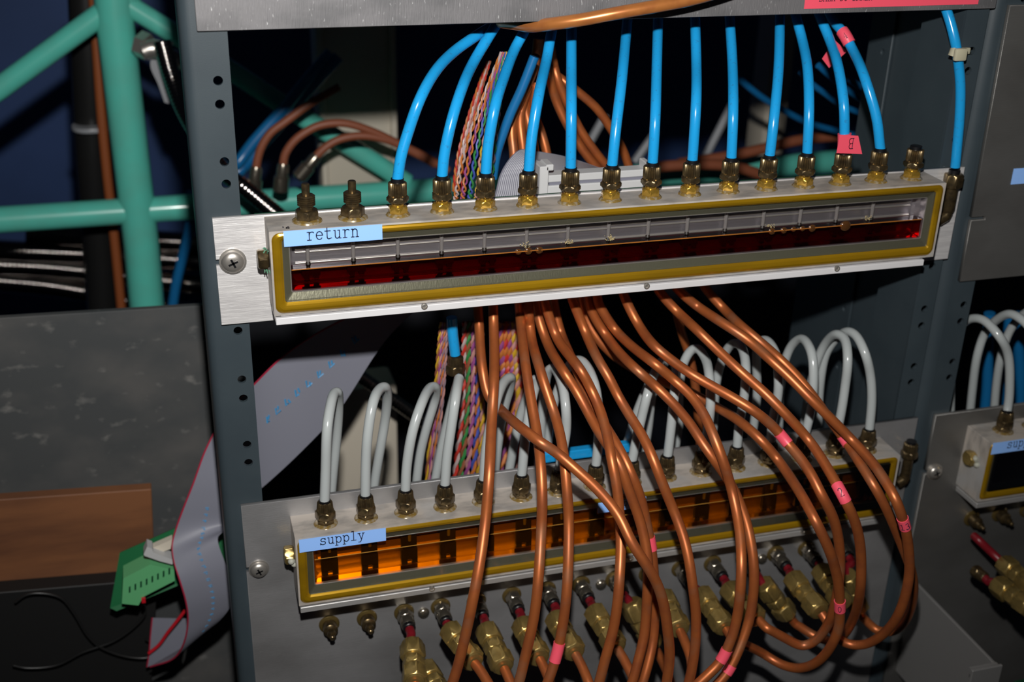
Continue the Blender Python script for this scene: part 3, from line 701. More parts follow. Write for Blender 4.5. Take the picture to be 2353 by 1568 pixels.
# ------------------------------------------------------------------ pale loop tubes over the supply manifold
LP = [
 [(748,1150),(749,1081),(752,982),(761,926),(768,905),(775,902),(778,925),(775,990),(766,1080),(760,1150)],
 [(840,1141),(841,1060),(845,998),(857,926),(872,895),(885,890),(890,912),(885,965),(874,1030),(860,1115),(858,1140)],
 [(933,1124),(935,1071),(948,992),(968,930),(988,892),(1000,890),(1000,915),(982,975),(966,1040),(958,1100)],
 [(1028,1115),(1029,1048),(1037,982),(1047,916),(1054,872),(1055,870),(1045,905),(1030,965),(1014,1032),(998,1115)],
 [(1108,1095),(1116,1028),(1128,970),(1142,915),(1160,876),(1174,868),(1172,890),(1158,940),(1146,1010),(1136,1095)],
 [(1205,1091),(1207,1028),(1214,962),(1224,910),(1232,880),(1230,872),(1214,905),(1199,945),(1183,1012),(1168,1095)],
 [(1284,1081),(1290,1050),(1301,990),(1300,935),(1292,885),(1275,848),(1262,850),(1252,890),(1246,950),(1240,1040)],
 [(1377,1066),(1377,1012),(1375,940),(1368,890),(1352,848),(1332,828),(1310,838),(1288,880),(1270,940),(1258,1030)],
 [(1459,1055),(1462,1020),(1474,962),(1488,906),(1502,862),(1518,832),(1512,845),(1484,898),(1460,958),(1441,1020)],
 [(1544,1042),(1547,962),(1551,890),(1553,850),(1548,832),(1535,828),(1516,850),(1500,900),(1490,980)],
 [(1612,1058),(1628,980),(1633,912),(1630,866),(1620,823),(1603,802),(1588,806),(1572,832),(1562,880),(1560,980)],
 [(1694,1022),(1699,972),(1709,919),(1714,866),(1711,819),(1700,794),(1684,790),(1662,820),(1646,879),(1640,980)],
 [(1762,1010),(1772,965),(1786,919),(1789,866),(1782,812),(1760,782),(1742,790),(1738,830),(1740,900),(1732,980)],
 [(1842,1003),(1862,939),(1869,879),(1866,816),(1845,779),(1820,793),(1802,836),(1792,900),(1790,980)],
 [(1915,990),(1932,935),(1942,886),(1948,826),(1941,780),(1922,768),(1896,790),(1874,840),(1856,920),(1846,985)],
 [(2000,985),(2004,919),(2000,862),(1988,813),(1968,773),(1948,762),(1922,778),(1898,813),(1885,879),(1880,978)]]
for i, P in enumerate(LP):
    x = SX0+.0207+.0255*i
    W = path_px(P, [(0, -.0160), (.34, -.0135), (.64, .030), (1, .036)], 7, 2)
    base = Vector((x, -.0160, SZT+.0165)); d = base-W[0]
    W = [p+d*max(0, 1-k/16)**2 for k, p in enumerate(W)]
    W[0] = base
    W.append(W[-1]+Vector((0, .004, -.03)))
    hose('clear_loop_hose', W, BR, M['white_tube'], f'milky white hose looping up from the orange supply manifold, {ORD[i]} from the left', 'hose', 'milky hoses looping over the supply manifold')
RL = [
 [(2305,948),(2314,930),(2320,879),(2316,813),(2296,773),(2263,738),(2236,732),(2212,745),(2195,790),(2186,860),(2184,960)],
 [(2385,935),(2392,870),(2385,800),(2362,748),(2325,722),(2290,735),(2262,768),(2245,820),(2235,890),(2228,960)],
 [(2465,935),(2470,860),(2455,790),(2420,735),(2380,712),(2345,728),(2318,765),(2300,820),(2290,880),(2284,950)]]
for i, P in enumerate(RL):
    W = path_px(P, [(0, -.014), (.34, -.0125), (.64, .030), (1, .036)], 7, 2)
    x = .0226+.4962+.0207+.0255*i; base = Vector((x, -.0160, SZT+.0165)); d = base-W[0]
    W = [p+d*max(0, 1-k/16)**2 for k, p in enumerate(W)]
    hose('clear_loop_hose', W, BR, M['white_tube'], f'milky hose arching over the right-hand supply manifold, {ORD[i]} from the left', 'hose', 'milky hoses on the right-hand rack')
for i, (a, b, y) in enumerate([((2270, 800), (2262, 960), .10), ((2318, 760), (2312, 960), .11), ((2338, 750), (2345, 940), .09)]):
    W = path_px([(a[0]+4, 720), a, ((a[0]+b[0])/2+3, (a[1]+b[1])/2), b], [(0, y), (1, y)])
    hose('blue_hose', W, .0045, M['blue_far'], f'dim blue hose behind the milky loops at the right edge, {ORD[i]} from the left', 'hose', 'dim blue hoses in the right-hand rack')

# ------------------------------------------------------------------ brass unions with red hose tails
def union(name, s, y1, e, label, group, L=.037, red=None, k=1.0, stub=False):
    """s, e pixels of the union's two ends; nearer end solved so that it is L long"""
    S = at(s[0], s[1], y1); lo, hi = y1-.0005, y1-.12; best = None
    for q in range(240):
        y = y1-.05*q/240; Ep = at(e[0], e[1], y); dl = abs((Ep-S).length-L)
        if best is None or dl < best[0]: best = (dl, Ep)
    E_ = best[1]; d = (E_-S); Lr = d.length; d.normalize(); Mx = frame(S, d)
    t = thing(name, label, 'pipe fitting', group)
    a = .0071*2*k*1.02
    bm = BM(); hexn(bm, a, 0, Lr*.36, Mx, .0008); n1 = obj('union_nut', bm, M['brass'], t)
    bm = BM(); lathe(bm, [(a*.40, Lr*.355), (a*.40, Lr*.40)], 24, Mx); hexn(bm, a*.88, Lr*.40, Lr*.60, Mx, .0005, .2); lathe(bm, [(a*.40, Lr*.60), (a*.40, Lr*.645)], 24, Mx); obj('union_body', bm, M['brass'], t)
    bm = BM(); hexn(bm, a, Lr*.64, Lr*.96, Mx, .0008, .35); lathe(bm, [(a*.46, Lr*.95), (a*.42, Lr*.99), (a*.30, Lr)], 28, Mx); obj('union_nut', bm, M['brass'], t)
    if red:
        R0 = red; mid = (R0+S)/2
        pth = smooth_path(crom([R0, R0+Vector((0, -.006, 0)), mid+(S-mid)*.2, S+d*.002], 6), 2)
        bm = BM(); sweep(bm, pth, .0031, 14); obj('red_hose_tail', bm, M['red'], t, label='short red hose tail')
    return t, E_, d
UN = [ # bulkhead index, start px, end px, y1
 (2, (947,1482), (954,1572), -.036), (3, (1034,1448), (1090,1524), -.036), (4, (1117,1446), (1158,1536), -.036), (5, (1200,1435), (1240,1515), -.036),
 (6, (1276,1420), (1322,1504), -.036), (7, (1365,1404), (1418,1491), -.036), (8, (1447,1384), (1503,1486), -.036), (9, (1526,1372), (1562,1450), -.036),
 (10, (1611,1364), (1668,1446), -.036), (11, (1673,1354), (1742,1424), -.036), (12, (1752,1342), (1812,1415), -.036), (13, (1820,1328), (1886,1408), -.036),
 (14, (1886,1312), (1938,1388), -.036), (15, (1944,1322), (1975,1400), -.040)]
UE = {}
for n_, (i, s, e, y1) in enumerate(UN):
    bx_ = .0438+.0253*i
    lab = f'brass union with red tail, {ORD[n_]} from the left below the orange supply manifold'
    t, E_, d = union('brass_union', s, y1, e, lab, 'brass unions under the supply manifold', red=Vector((bx_, -.0205, -.3642)))
    UE[i] = (E_, d)
t, E_, d = union('brass_union', (978, 1536), -.040, (1022, 1610), 'extra brass union tucked low beside the leftmost union at the bottom edge', 'brass unions under the supply manifold')
UE['x'] = (E_, d)
t, E2, d2 = union('brass_union', (2306, 1296), -.040, (2376, 1352), 'upper of two brass unions at the lower right edge, on a long red tail', 'brass unions on the right-hand panel', red=at(2238, 1232, -.020))
t, E3, d3 = union('brass_union', (2290, 1344), -.058, (2372, 1402), 'lower of two brass unions at the lower right edge, with its dark coupling', 'brass unions on the right-hand panel', red=at(2262, 1328, -.045))
c = at(2262, 1328, -.045); dd = (c-at(2240, 1312, -.035)).normalized(); Mx = frame(c-dd*.011, dd); bm = BM(); hexn(bm, .0088, 0, .006, Mx); lathe(bm, [(.0042, .0058), (.0044, .0065), (.0044, .011), (.0038, .012)], 40, Mx, knurl_fn(.0002)); obj('dark_coupling', bm, M['brass_dull'], t)

# ------------------------------------------------------------------ copper tubes
def tub(i):
    E_, d = UE[i]; return E_, d
def unproj(p):
    d = p-CAM; z = d.dot(FW); return (W0/2+FPX*d.dot(RT)/z, H0/2-FPX*d.dot(UP)/z)
CP = {
 1: [(1098,700),(1101,750),(1108,846),(1123,912),(1144,935),(1183,972),(1239,1015),(1279,1041),(1322,1078),(1372,1124),(1421,1184),(1451,1246),(1486,1300),(1511,1345),(1526,1394),(1534,1449),(1539,1506),(1532,1568),(1518,1640)],
 2: [(1133,690),(1134,738),(1136,813),(1135,879),(1130,962),(1125,1078),(1116,1194),(1101,1303),(1087,1377),(1069,1463),(1049,1543),(1025,1610)],
 3: [(1192,690),(1196,736),(1206,829),(1219,912),(1232,985),(1242,1061),(1246,1144),(1244,1214),(1237,1334),(1227,1420),(1211,1491),(1193,1568),(1170,1630)],
 4: [(1214,690),(1216,730),(1221,779),(1236,833),(1252,886),(1272,945),(1287,998),(1297,1061),(1304,1144),(1307,1191),(1306,1291),(1301,1377),(1291,1449),(1279,1506),(1259,1568),(1235,1620)],
 5: [(1230,690),(1239,735),(1259,793),(1292,849),(1325,899),(1355,955),(1382,1003),(1421,1060),(1446,1130),(1466,1183),(1479,1230),(1489,1290),(1488,1349),(1485,1406),(1480,1463),(1466,1520),(1453,1568),(1432,1620)],
 6: [(1250,690),(1261,726),(1279,776),(1307,816),(1334,850),(1357,892),(1378,940),(1395,998),(1405,1055),(1418,1121),(1424,1191),(1427,1249),(1424,1320),(1420,1377),(1409,1449),(1391,1514),(1377,1568),(1360,1620)],
 7: [(1272,690),(1280,735),(1292,775),(1318,835),(1350,905),(1385,970),(1423,1032),(1450,1088),(1472,1144),(1486,1206),(1496,1255),(1502,1310),(1504,1380),(1502,1463),(1491,1520),(1477,1568),(1460,1620)],
 8: [(1312,680),(1324,711),(1348,770),(1372,823),(1398,866),(1421,912),(1451,962),(1478,1005),(1501,1055),(1521,1108),(1546,1169),(1569,1229),(1583,1286),(1592,1349),(1599,1406),(1599,1463),(1593,1520),(1583,1568),(1565,1620)],
 9: [(1335,690),(1348,733),(1372,776),(1398,806),(1431,833),(1480,860),(1535,882),(1577,897),(1604,912),(1643,934),(1699,968),(1749,1012),(1786,1055),(1816,1098),(1845,1144),(1872,1194),(1901,1254),(1917,1299),(1927,1344),(1930,1392),(1928,1440),(1914,1478),(1888,1514),(1856,1533),(1824,1536),(1792,1526),(1760,1507),(1728,1485)],
 10: [(1352,690),(1363,723),(1392,770),(1425,813),(1465,852),(1504,886),(1547,928),(1584,972),(1612,1015),(1642,1058),(1670,1098),(1690,1134),(1712,1190),(1726,1248),(1733,1312),(1730,1376),(1722,1424),(1706,1472),(1686,1520),(1664,1556),(1632,1590)],
 11: [(1372,690),(1388,721),(1415,760),(1455,799),(1504,836),(1547,872),(1587,909),(1617,952),(1643,1010),(1663,1064),(1680,1121),(1693,1178),(1701,1232),(1704,1296),(1701,1360),(1693,1424),(1677,1478),(1654,1523),(1626,1552),(1590,1585)],
 12: [(1430,670),(1445,705),(1471,753),(1504,796),(1544,829),(1587,859),(1633,886),(1683,914),(1733,945),(1780,984),(1812,1022),(1840,1055),(1866,1094),(1888,1138),(1903,1165),(1918,1200),(1928,1248),(1931,1300),(1926,1350),(1916,1400),(1900,1440),(1875,1472),(1846,1485),(1818,1475),(1786,1453)],
 13: [(1508,660),(1531,690),(1562,722),(1600,757),(1640,796),(1699,852),(1759,905),(1812,959),(1859,1012),(1892,1061),(1925,1118),(1946,1158),(1965,1200),(1976,1248),(1979,1296),(1978,1344),(1971,1392),(1955,1435),(1932,1466),(1905,1474),(1872,1462),(1846,1445)],
 14: [(1548,655),(1575,682),(1605,706),(1650,736),(1716,779),(1766,823),(1816,869),(1865,919),(1915,968),(1958,1012),(1998,1055),(2031,1101),(2056,1144),(2070,1180),(2081,1216),(2088,1264),(2090,1312),(2083,1360),(2067,1408),(2042,1446),(2010,1472),(1984,1482),(1955,1482),(1925,1468),(1905,1440)],
 15: [(1615,655),(1638,683),(1666,713),(1699,746),(1743,783),(1789,823),(1828,862),(1866,908),(1902,958),(1942,1012),(1973,1060),(2005,1111),(2030,1155),(2053,1205),(2076,1262),(2092,1305),(2100,1350),(2092,1402),(2072,1438),(2048,1453),(2018,1450),(1998,1434)]}
END = {1: None, 2: 2, 3: 3, 4: 4, 6: 5, 5: 6, 7: 7, 8: 9, 9: 10, 10: 8, 11: None, 12: 11, 13: 12, 14: 13, 15: 15}
FRONT = {1: -.118, 2: -.105, 3: -.105, 4: -.105, 5: -.100, 6: -.112, 7: -.092, 8: -.110, 9: -.128, 10: -.112, 11: -.124, 12: -.112, 13: -.124, 14: -.132, 15: -.118}
START = {1: .040, 2: .028, 3: .036, 4: .030, 5: .038, 6: .028, 7: .044, 8: .022, 9: .046, 10: .032, 11: .034, 12: .022, 13: .022, 14: .022, 15: .030}
where = {1: 'crossing diagonally over its neighbours from upper left to bottom centre', 2: 'furthest left in the long bundle, falling almost straight down', 3: 'second from the left in the bundle, falling nearly straight', 4: 'third from the left, with a pink tag near the bottom edge',
 5: 'dropping behind the diagonal one near the centre of the bundle', 6: 'falling steeply just left of centre, crossed by the diagonal one', 7: 'half hidden near the centre with a small pink tag beside the amber window', 8: 'sweeping alone just right of the diagonal one',
 9: 'with a pink tag numbered 0 above its long low loop', 10: 'on the right of the close pair right of centre', 11: 'on the left of the close pair right of centre, pink-tagged low', 12: 'with a blank pink tag, arching above the numbered ones',
 13: 'with a pink tag numbered 2 in front of the right window end', 14: 'outermost on the right with a pink tag numbered 13', 15: 'just behind the outermost right one, with a sliver of pink tag'}
CPATH = {}
OFF = {15: .009, 7: .013, 10: .007, 5: .006, 2: -.004, 4: .003}
CUSTOM = {9: [(0, .045), (.12, .032), (.26, .004), (.44, -.060), (.62, -.128), (.80, -.120), (1, -.070)], 1: [(0, .034), (.20, -.004), (.32, -.072), (.7, -.128), (1, -.130)]}
for k, P in CP.items():
    ne = END[k]; P = list(P); onframe = k in (9, 12, 13, 14, 15)
    f, s0 = FRONT[k], START[k]
    # fraction of the pipe at supply box level
    if onframe:
        E_, d = UE[ne]
        s0 = max(.010, s0-.014); ys = [(0, s0), (.05, s0*.7), (.16, -.030), (.42, -.070), (.62, f), (.78, f+.006), (1, -.062 if ne is None else E_.y-.012)]
        ys = CUSTOM.get(k) or [(a_, b_+(OFF.get(k, 0) if a_ < .99 else 0)) for a_, b_ in ys]
        W = path_px(P, ys, 8, 3)
        tail = [E_+d*.001, E_+d*.010]
        W = W[:-6]; tailp = crom([W[-9], W[-1], (W[-1]+tail[1])/2*.5+tail[1]*.5, tail[1], tail[0]], 6)[6:] if (W[-1]-tail[1]).length > .012 else [tail[1].lerp(W[-1], .4), tail[1], tail[0]]
        W = smooth_path(W+tailp, 3)
    else:
        s0 = max(.010, s0-.014); ys = [(0, s0), (.07, s0*.8), (.20, -.030), (.48, -.082), (.75, f), (1, f-.006)]
        ys = CUSTOM.get(k) or [(a_, b_+(OFF.get(k, 0) if a_ < .99 else 0)) for a_, b_ in ys]
        W = path_px(P, ys, 8, 3)
        if ne is not None:
            E_, d = UE[ne]; q = W[-1]; dr = (W[-1]-W[-5]).normalized()
            m1 = q+dr*.022; c_ = E_+d*.030+Vector((0, .0, -.006))
            low = (m1+c_)/2+Vector((0, 0, -.030))
            W = smooth_path(W+crom([q, m1, low, c_, E_+d*.012, E_+d*.001], 8)[1:], 4)
        else:
            dr = (W[-1]-W[-5]).normalized(); W = W+[W[-1]+dr*.02, W[-1]+dr*.05]
    # continue up behind the return manifold
    a = W[0]; W = smooth_path([a+Vector((-.005, .006, .038)), a+Vector((-.003, .004, .024)), a+Vector((-.001, .002, .011))]+W, 2)
    CPATH[k] = W
    hose('copper_tube', W, .00318, M['copper'], f'copper tube {where[k]}', 'tube', 'copper tubes in front of the supply manifold')
# short copper tails of unions whose tube is hidden
for i in ('x',):
    E_, d = UE[i]; q = E_+d*.012
    W = smooth_path(crom([E_+d*.0005, q, q+d*.012+Vector((0, .004, -.01)), q+d*.02+Vector((.002, .012, -.03))], 6), 2)
    hose('copper_tube', W, .00290, M['copper'], 'short copper tail of the low extra union at the bottom edge', 'tube')
# copper tube in front of the top panel
W = path_px([(1150,50),(1185,55),(1218,60),(1275,54),(1339,45),(1418,30),(1498,16),(1578,1),(1660,-22),(1760,-60),(1900,-130),(2040,-220)], [(0, .03), (.08, .004), (.17, -.014), (.34, -.022), (1, -.026)])
TOPC = hose('copper_tube', W, .0036, M['copper_bright'], 'clean orange copper tube curving across the top aluminium panel', 'tube')

# ------------------------------------------------------------------ behind the rack opening: copper and blue tubes
BK = [[(1178,420),(1181,360),(1176,287),(1199,223),(1226,160),(1236,90)], [(1203,400),(1202,344),(1195,271),(1211,207),(1232,153),(1240,90)], [(1232,390),(1226,330),(1214,280),(1206,235),(1222,170)],
 [(1262,400),(1256,350),(1243,303),(1227,255),(1232,190)], [(1380,395),(1360,372),(1332,335),(1300,280),(1275,223),(1262,165),(1256,110)], [(1402,392),(1364,344),(1332,296),(1300,229),(1277,169),(1266,110)], [(1449,395),(1431,344),(1402,293),(1371,249),(1326,210),(1290,182),(1262,160),(1250,120)]]
for i, P in enumerate(BK):
    W = path_px(P, [(0, .085+.004*i), (1, .11)], 7); hose('copper_tube', W, .0031, M['copper'], f'dim copper tube rising in the dark behind the blue hoses, {ORD[i]} from the left', 'tube', 'copper tubes behind the blue hoses')
BK2 = [(1555,722),(1568,770),(1585,820),(1598,890),(1604,960),(1610,1040)]
hose('copper_tube', path_px(BK2, [(0, .06), (1, .05)]), .0031, M['copper'], 'copper tube hanging well behind the others under the middle of the return manifold', 'tube')
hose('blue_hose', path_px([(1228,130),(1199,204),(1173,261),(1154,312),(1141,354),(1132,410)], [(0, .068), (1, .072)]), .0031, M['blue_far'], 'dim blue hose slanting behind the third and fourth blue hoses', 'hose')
BB = [([(1690,168),(1704,185),(1750,223),(1801,254),(1857,282),(1908,297),(1960,310)], .36, .0031, 'long one sagging furthest left'),
 ([(1840,165),(1862,190),(1900,218),(1934,242),(1985,262),(2030,275)], .22, .0026, 'lowest of the close strands'), ([(1880,150),(1908,175),(1949,208),(1990,234),(2030,260)], .20, .0026, 'middle one of the close strands'), ([(1900,135),(1946,178),(1990,206),(2030,236)], .19, .0026, 'topmost of the close strands')]
for P, y, r, w_ in BB: hose('blue_hose', path_px(P, [(0, y), (1, y+.02)]), r, M['blue_far'], f'blurred blue hose deep in the upper right, {w_}', 'hose', 'blurred blue hoses in the rack depth')
for i, (P, y) in enumerate([([(1480,392),(1515,384),(1577,379),(1653,379),(1699,386),(1745,400)], .40), ([(1560,376),(1610,369),(1704,353),(1768,338),(1832,323),(1898,315),(1960,312)], .42)]):
    hose('brown_cable', path_px(P, [(0, y), (1, y)]), .0055, M['coax'], 'brown cable lying along the teal bar behind the right fittings' if i == 0 else 'brown cable rising to the right above the teal bar', 'cable', 'brown cables behind the rack')
# brown cables with connectors, upper left of the opening
for i, (P, a) in enumerate([([(588,392),(592,365),(602,335),(622,305),(655,280),(710,240),(780,200)], (586, 410)), ([(650,385),(655,355),(675,325),(700,305),(735,288),(790,283),(850,300),(915,330),(980,362),(1030,392)], (648, 402)), ([(722,365),(740,345),(775,322),(830,312),(890,322),(950,350),(1000,378)], (714, 395))]):
    t = thing('coaxial_cable', f'brown cable with a steel connector above the teal bar, {ORD[i]} from the left', 'cable', 'brown cables with connectors')
    W = path_px(P, [(0, .42), (1, .42)]); bm = BM(); sweep(bm, W, .0038, 12); obj('cable_sheath', bm, M['coax'], t)
    dd = (W[0]-W[4]).normalized(); bm = BM(); Mx = frame(W[0]-dd*.004, dd); lathe(bm, [(.0045, 0), (.0055, .003), (.0055, .012), (.0072, .013), (.0072, .026), (.0045, .028)], 20, Mx); obj('connector', bm, M['nickel'], t)
for i, P in enumerate([[(760,120),(700,190),(655,246),(620,285),(580,330),(552,368),(530,395)], [(778,130),(716,200),(668,252),(640,290),(600,335),(565,378),(540,402)]]):
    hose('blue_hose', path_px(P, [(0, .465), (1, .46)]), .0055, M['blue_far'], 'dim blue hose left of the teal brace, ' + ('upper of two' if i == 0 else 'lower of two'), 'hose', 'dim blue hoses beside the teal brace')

# beige cable trunking
def trunk(px0, px1, pyt, pyb, y, label, lip=True, dep=.05):
    a = at(px0, pyb, y); b = at(px1, pyb, y); c = at(px0, pyt, y)
    t = thing('trunking', label, 'cable trunking', 'beige trunking behind the rack'); x0, x1 = a.x, b.x; z0, z1 = a.z, c.z
    bm = BM(); box(bm, (x0, y+.006, z0), (x1, y+dep, z1), .004, 2); obj('trunking_body', bm, M['beige'], t)
    if lip:
        w_ = (x1-x0)*.08
        for xa, xb in ((x0, x0+w_), (x1-w_, x1)):
            bm = BM(); box(bm, (xa, y, z0), (xb, y+.0062, z1), .001, 1); obj('trunking_lip', bm, M['beige'], t)
    return t
trunk(748, 918, -150, 560, .535, 'beige plastic trunking standing behind the teal brace at the upper left')
trunk(782, 925, 905, 1400, .34, 'beige rounded housing low behind the milky hoses at the left', False)
trunk(1722, 1772, -100, 620, .66, 'narrow beige trunking deep behind the right blue hoses', False)
# dark grey slanting rods
for i, (a, b, y) in enumerate([((1622, 358), (1690, 225), .5), ((1345, 345), (1392, 262), .5), ((1458, 372), (1510, 300), .5)]):
    hose('grey_rod', path_px([a, ((a[0]+b[0])/2, (a[1]+b[1])/2), b], [(0, y), (1, y)]), .0045, M['tie'], f'blurred grey rod leaning in the dark behind the blue hoses, {["rightmost", "leftmost", "middle"][i]} of three', 'rod', 'grey rods behind the hoses')

# ------------------------------------------------------------------ teal space frame
t = thing('pipe_truss', 'teal painted tubular steel truss behind the rack at the left', 'truss'); YT = .5
def tube_part(name, P, r, m, parent, n=28, y=YT):
    W = [at(p[0], p[1], p[2] if len(p) > 2 else y) for p in P]; bm = BM(); sweep(bm, W, r, n); return obj(name, bm, m, parent)
tube_part('upright_tube', [(257, -60), (262, 30), (325, 560), (345, 790), (372, 1040)], .0166, M['teal'], t)
tube_part('horizontal_tube', [(-120, 515), (0, 505), (1130, 429), (1950, 369)], .0125, M['teal'], t)
tube_part('brace_tube', [(-160, 310), (0, 202), (270, 5), (345, -52)], .0100, M['teal'], t)
tube_part('brace_tube', [(240, -24), (282, 4), (414, 86), (668, 252), (905, 400), (935, 420)], .0095, M['teal'], t)
# ------------------------------------------------------------------ left background
hose('black_hose', path_px([(196,-40),(200,60),(206,190),(212,350),(222,480),(232,600),(240,760)], [(0, .58), (1, .60)]), .0165, M['hose'], 'thick black hose running down left of the teal upright', 'hose', None, 22)
hose('rust_cable', path_px([(212,-40),(222,100),(232,250),(246,400),(262,540),(280,720)], [(0, .555), (1, .565)]), .0048, M['orange_cable'], 'rust-coloured cable running down between the black hose and the teal upright', 'cable')
c = at(211, 291, .575); bm = BM(); lathe(bm, [(.0185, -.0022), (.0190, -.001), (.0190, .001), (.0185, .0022)], 32, Matrix.Translation(c)); tag(obj('cable_tie', bm, M['tie']), 'grey cable tie around the thick black hose at the upper left', 'cable tie')
hose('blue_hose', path_px([(440,440),(436,520),(420,590),(405,650),(392,740)], [(0, .52), (1, .52)]), .0050, M['blue_far'], 'blue hose hanging between the teal upright and the left rack post', 'hose')
def corr(name, P, ys, r, label, group, pitch=.0035, amp=.0005):
    W = path_px(P, ys, 10, 3); L = [0]
    for a, b in zip(W, W[1:]): L.append(L[-1]+(b-a).length)
    n = max(8, int(L[-1]/pitch*4)); Q = []; j = 0
    for k in range(n+1):
        s = L[-1]*k/n
        while j < len(L)-2 and L[j+1] < s: j += 1
        Q.append(W[j].lerp(W[j+1], (s-L[j])/max(L[j+1]-L[j], 1e-9)))
    bm = BM(); sweep(bm, Q, lambda i: r-(amp if i % 4 in (0,) else amp*.5 if i % 4 in (1, 3) else 0), 16); return tag(obj(name, bm, M['flex_dark'] if pitch > .004 else M['flex']), label, 'conduit', group)
G_ = 'corrugated steel conduits behind the teal frame'
corr('steel_conduit', [(372,95),(392,170),(418,240),(450,300),(520,400),(560,430),(650,505)], [(0, .46), (.5, .42), (1, .38)], .0082, 'corrugated steel conduit slanting down behind the left rack post', G_)
corr('steel_conduit', [(820,860),(893,912),(960,960),(1040,1010)], [(0, .26), (1, .26)], .0060, 'short corrugated steel conduit shining behind the milky hoses at the left', G_)
for i, (P) in enumerate([[(-60,572),(0,575),(100,580),(197,584),(330,592),(470,602)], [(-60,605),(0,609),(100,614),(197,623),(330,640),(470,655)], [(-60,640),(0,646),(100,655),(197,670),(330,700),(470,725)], [(60,535),(135,540),(197,545),(330,552),(480,560)]]):
    corr('steel_conduit', P, [(0, .74), (1, .74)], .0125, f'dark corrugated steel conduit running level below the teal crossbar, {["second", "third", "lowest", "topmost"][i]} of four', G_, .005, .0007)
# chrome elbow by the conduit
bm = BM(); W = path_px([(330,118),(348,112),(372,118),(388,135)], [(0, .47), (1, .47)]); sweep(bm, W, .0085, 16); c = at(395, 140, .465); bmesh.ops.create_uvsphere(bm, u_segments=20, v_segments=12, radius=.011, matrix=Matrix.Translation(c)); sweep(bm, [at(320,100,.48), at(340,108,.475)], .012, 6)
tag(obj('conduit_elbow', bm, M['steel']), 'shiny steel elbow and nut at the upper end of the slanting conduit', 'pipe fitting')
bm = BM(); ribbon(bm, smooth_path(crom([at(355,105,.48), at(345,150,.48), at(362,190,.48), at(378,235,.48)], 5), 1), smooth_path(crom([at(400,95,.48), at(385,140,.48), at(385,185,.48), at(388,238,.48)], 5), 1), .002)
tag(obj('grey_strap', bm, M['tie']), 'grey strap hanging beside the shiny steel elbow', 'strap')

# slate board, brown board, black case
def slab(name, px, y, th, m, label, cat, parent=None):
    """upright slab: px corners TL, TR, BR, BL"""
    P = [at(a, b, y) for a, b in px]; bm = BM()
    F = [bm.verts.new(p) for p in P]; B = [bm.verts.new(p+Vector((0, th, 0))) for p in P]
    bm.faces.new(F); bm.faces.new(B[::-1])
    for i in range(4): bm.faces.new((F[i], B[i], B[(i+1) % 4], F[(i+1) % 4]))
    bmesh.ops.bevel(bm, geom=bm.edges[:], offset=.0006, segments=1, affect='EDGES')
    return tag(obj(name, bm, m, smooth=False), label, cat)
slab('slate_board', [(-260, 748), (560, 697), (640, 1700), (-200, 1750)], .20, .006, M['slate'], 'large scuffed dark grey board standing left of the rack', 'board')
t = slab('brown_board', [(-200, 1163), (348, 1125), (357, 1335), (-190, 1392)], .165, .010, M['wood'], 'plain brown wooden board at the lower left in front of the slate board', 'board')
slab('black_case', [(-180, 1378), (362, 1332), (340, 1720), (-160, 1740)], .150, .03, M['blackbox'], 'black case below the brown board in the bottom left corner', 'case')
for P, nm in ((([(35,1385),(60,1368),(95,1364),(140,1375),(170,1410),(200,1460),(230,1488),(290,1510),(340,1512),(362,1500),(355,1482),(335,1470)]), 'long black wire curling over the black case at the lower left'), ([(330,1385),(333,1412),(310,1440),(260,1475),(190,1500),(130,1530),(60,1536),(30,1530)], 'black wire dropping from the green terminal block across the black case')):
    hose('black_wire', path_px(P, [(0, .140), (1, .140)]), .0010, M['hose'], nm, 'wire', 'thin black wires')
hose('red_wire', path_px([(425,1404),(405,1430),(385,1455),(365,1483),(342,1502)], [(0, .118), (1, .125)]), .0013, M['wire_red'], 'red wire poking out from behind the grey ribbon cable at the lower left', 'wire')

# ------------------------------------------------------------------ circuit board with terminal block
t = thing('circuit_board', 'green circuit board with pale green terminals hanging left of the rack post', 'circuit board'); yb_ = .125
P = [at(275,1271,yb_+.01), at(440,1198,yb_), at(545,1240,yb_-.0), at(520,1300,yb_-.01), at(268,1405,yb_-.01), at(253,1398,yb_-.008)]
bm = BM(); F = [bm.verts.new(p) for p in P]; B = [bm.verts.new(p+Vector((.0004, .0016, -.0004))) for p in P]; bm.faces.new(F); bm.faces.new(B[::-1])
for i in range(6): bm.faces.new((F[i], B[i], B[(i+1) % 6], F[(i+1) % 6]))
pcb = obj('board', bm, M['pcb'], t, smooth=False)
def prism(parent, name, px, y0, y1, m):
    bm = BM(); F = [bm.verts.new(at(a, b, y0)) for a, b in px]; F2 = [bm.verts.new(at(a, b, y0)+Vector((0, y1-y0, 0))) for a, b in px]
    bm.faces.new(F); bm.faces.new(F2[::-1]); n = len(px)
    for i in range(n): bm.faces.new((F[i], F2[i], F2[(i+1) % n], F[(i+1) % n]))
    return obj(name, bm, m, parent, smooth=False)
prism(t, 'terminal_block', [(283,1330),(345,1298),(400,1310),(402,1335),(330,1372),(318,1392),(280,1388)], .100, .116, M['terminal'])
for k in range(8):
    x = 296+k*13; prism(t, 'terminal_slot', [(x, 1352-k*6), (x+4, 1350-k*6), (x+4, 1361-k*6), (x, 1363-k*6)], .0985, .1002, M['pcb_dark'])
prism(t, 'ribbon_socket', [(330,1275),(338,1257),(350,1262),(352,1270),(400,1288),(396,1298),(366,1290),(332,1278)], .098, .108, M['idc'])
prism(t, 'socket_pins', [(350,1260),(396,1240),(392,1262),(366,1272)], .104, .110, M['beige'])
prism(t, 'red_terminal', [(325,1377),(334,1376),(335,1386),(326,1387)], .0975, .0995, M['wire_red'])
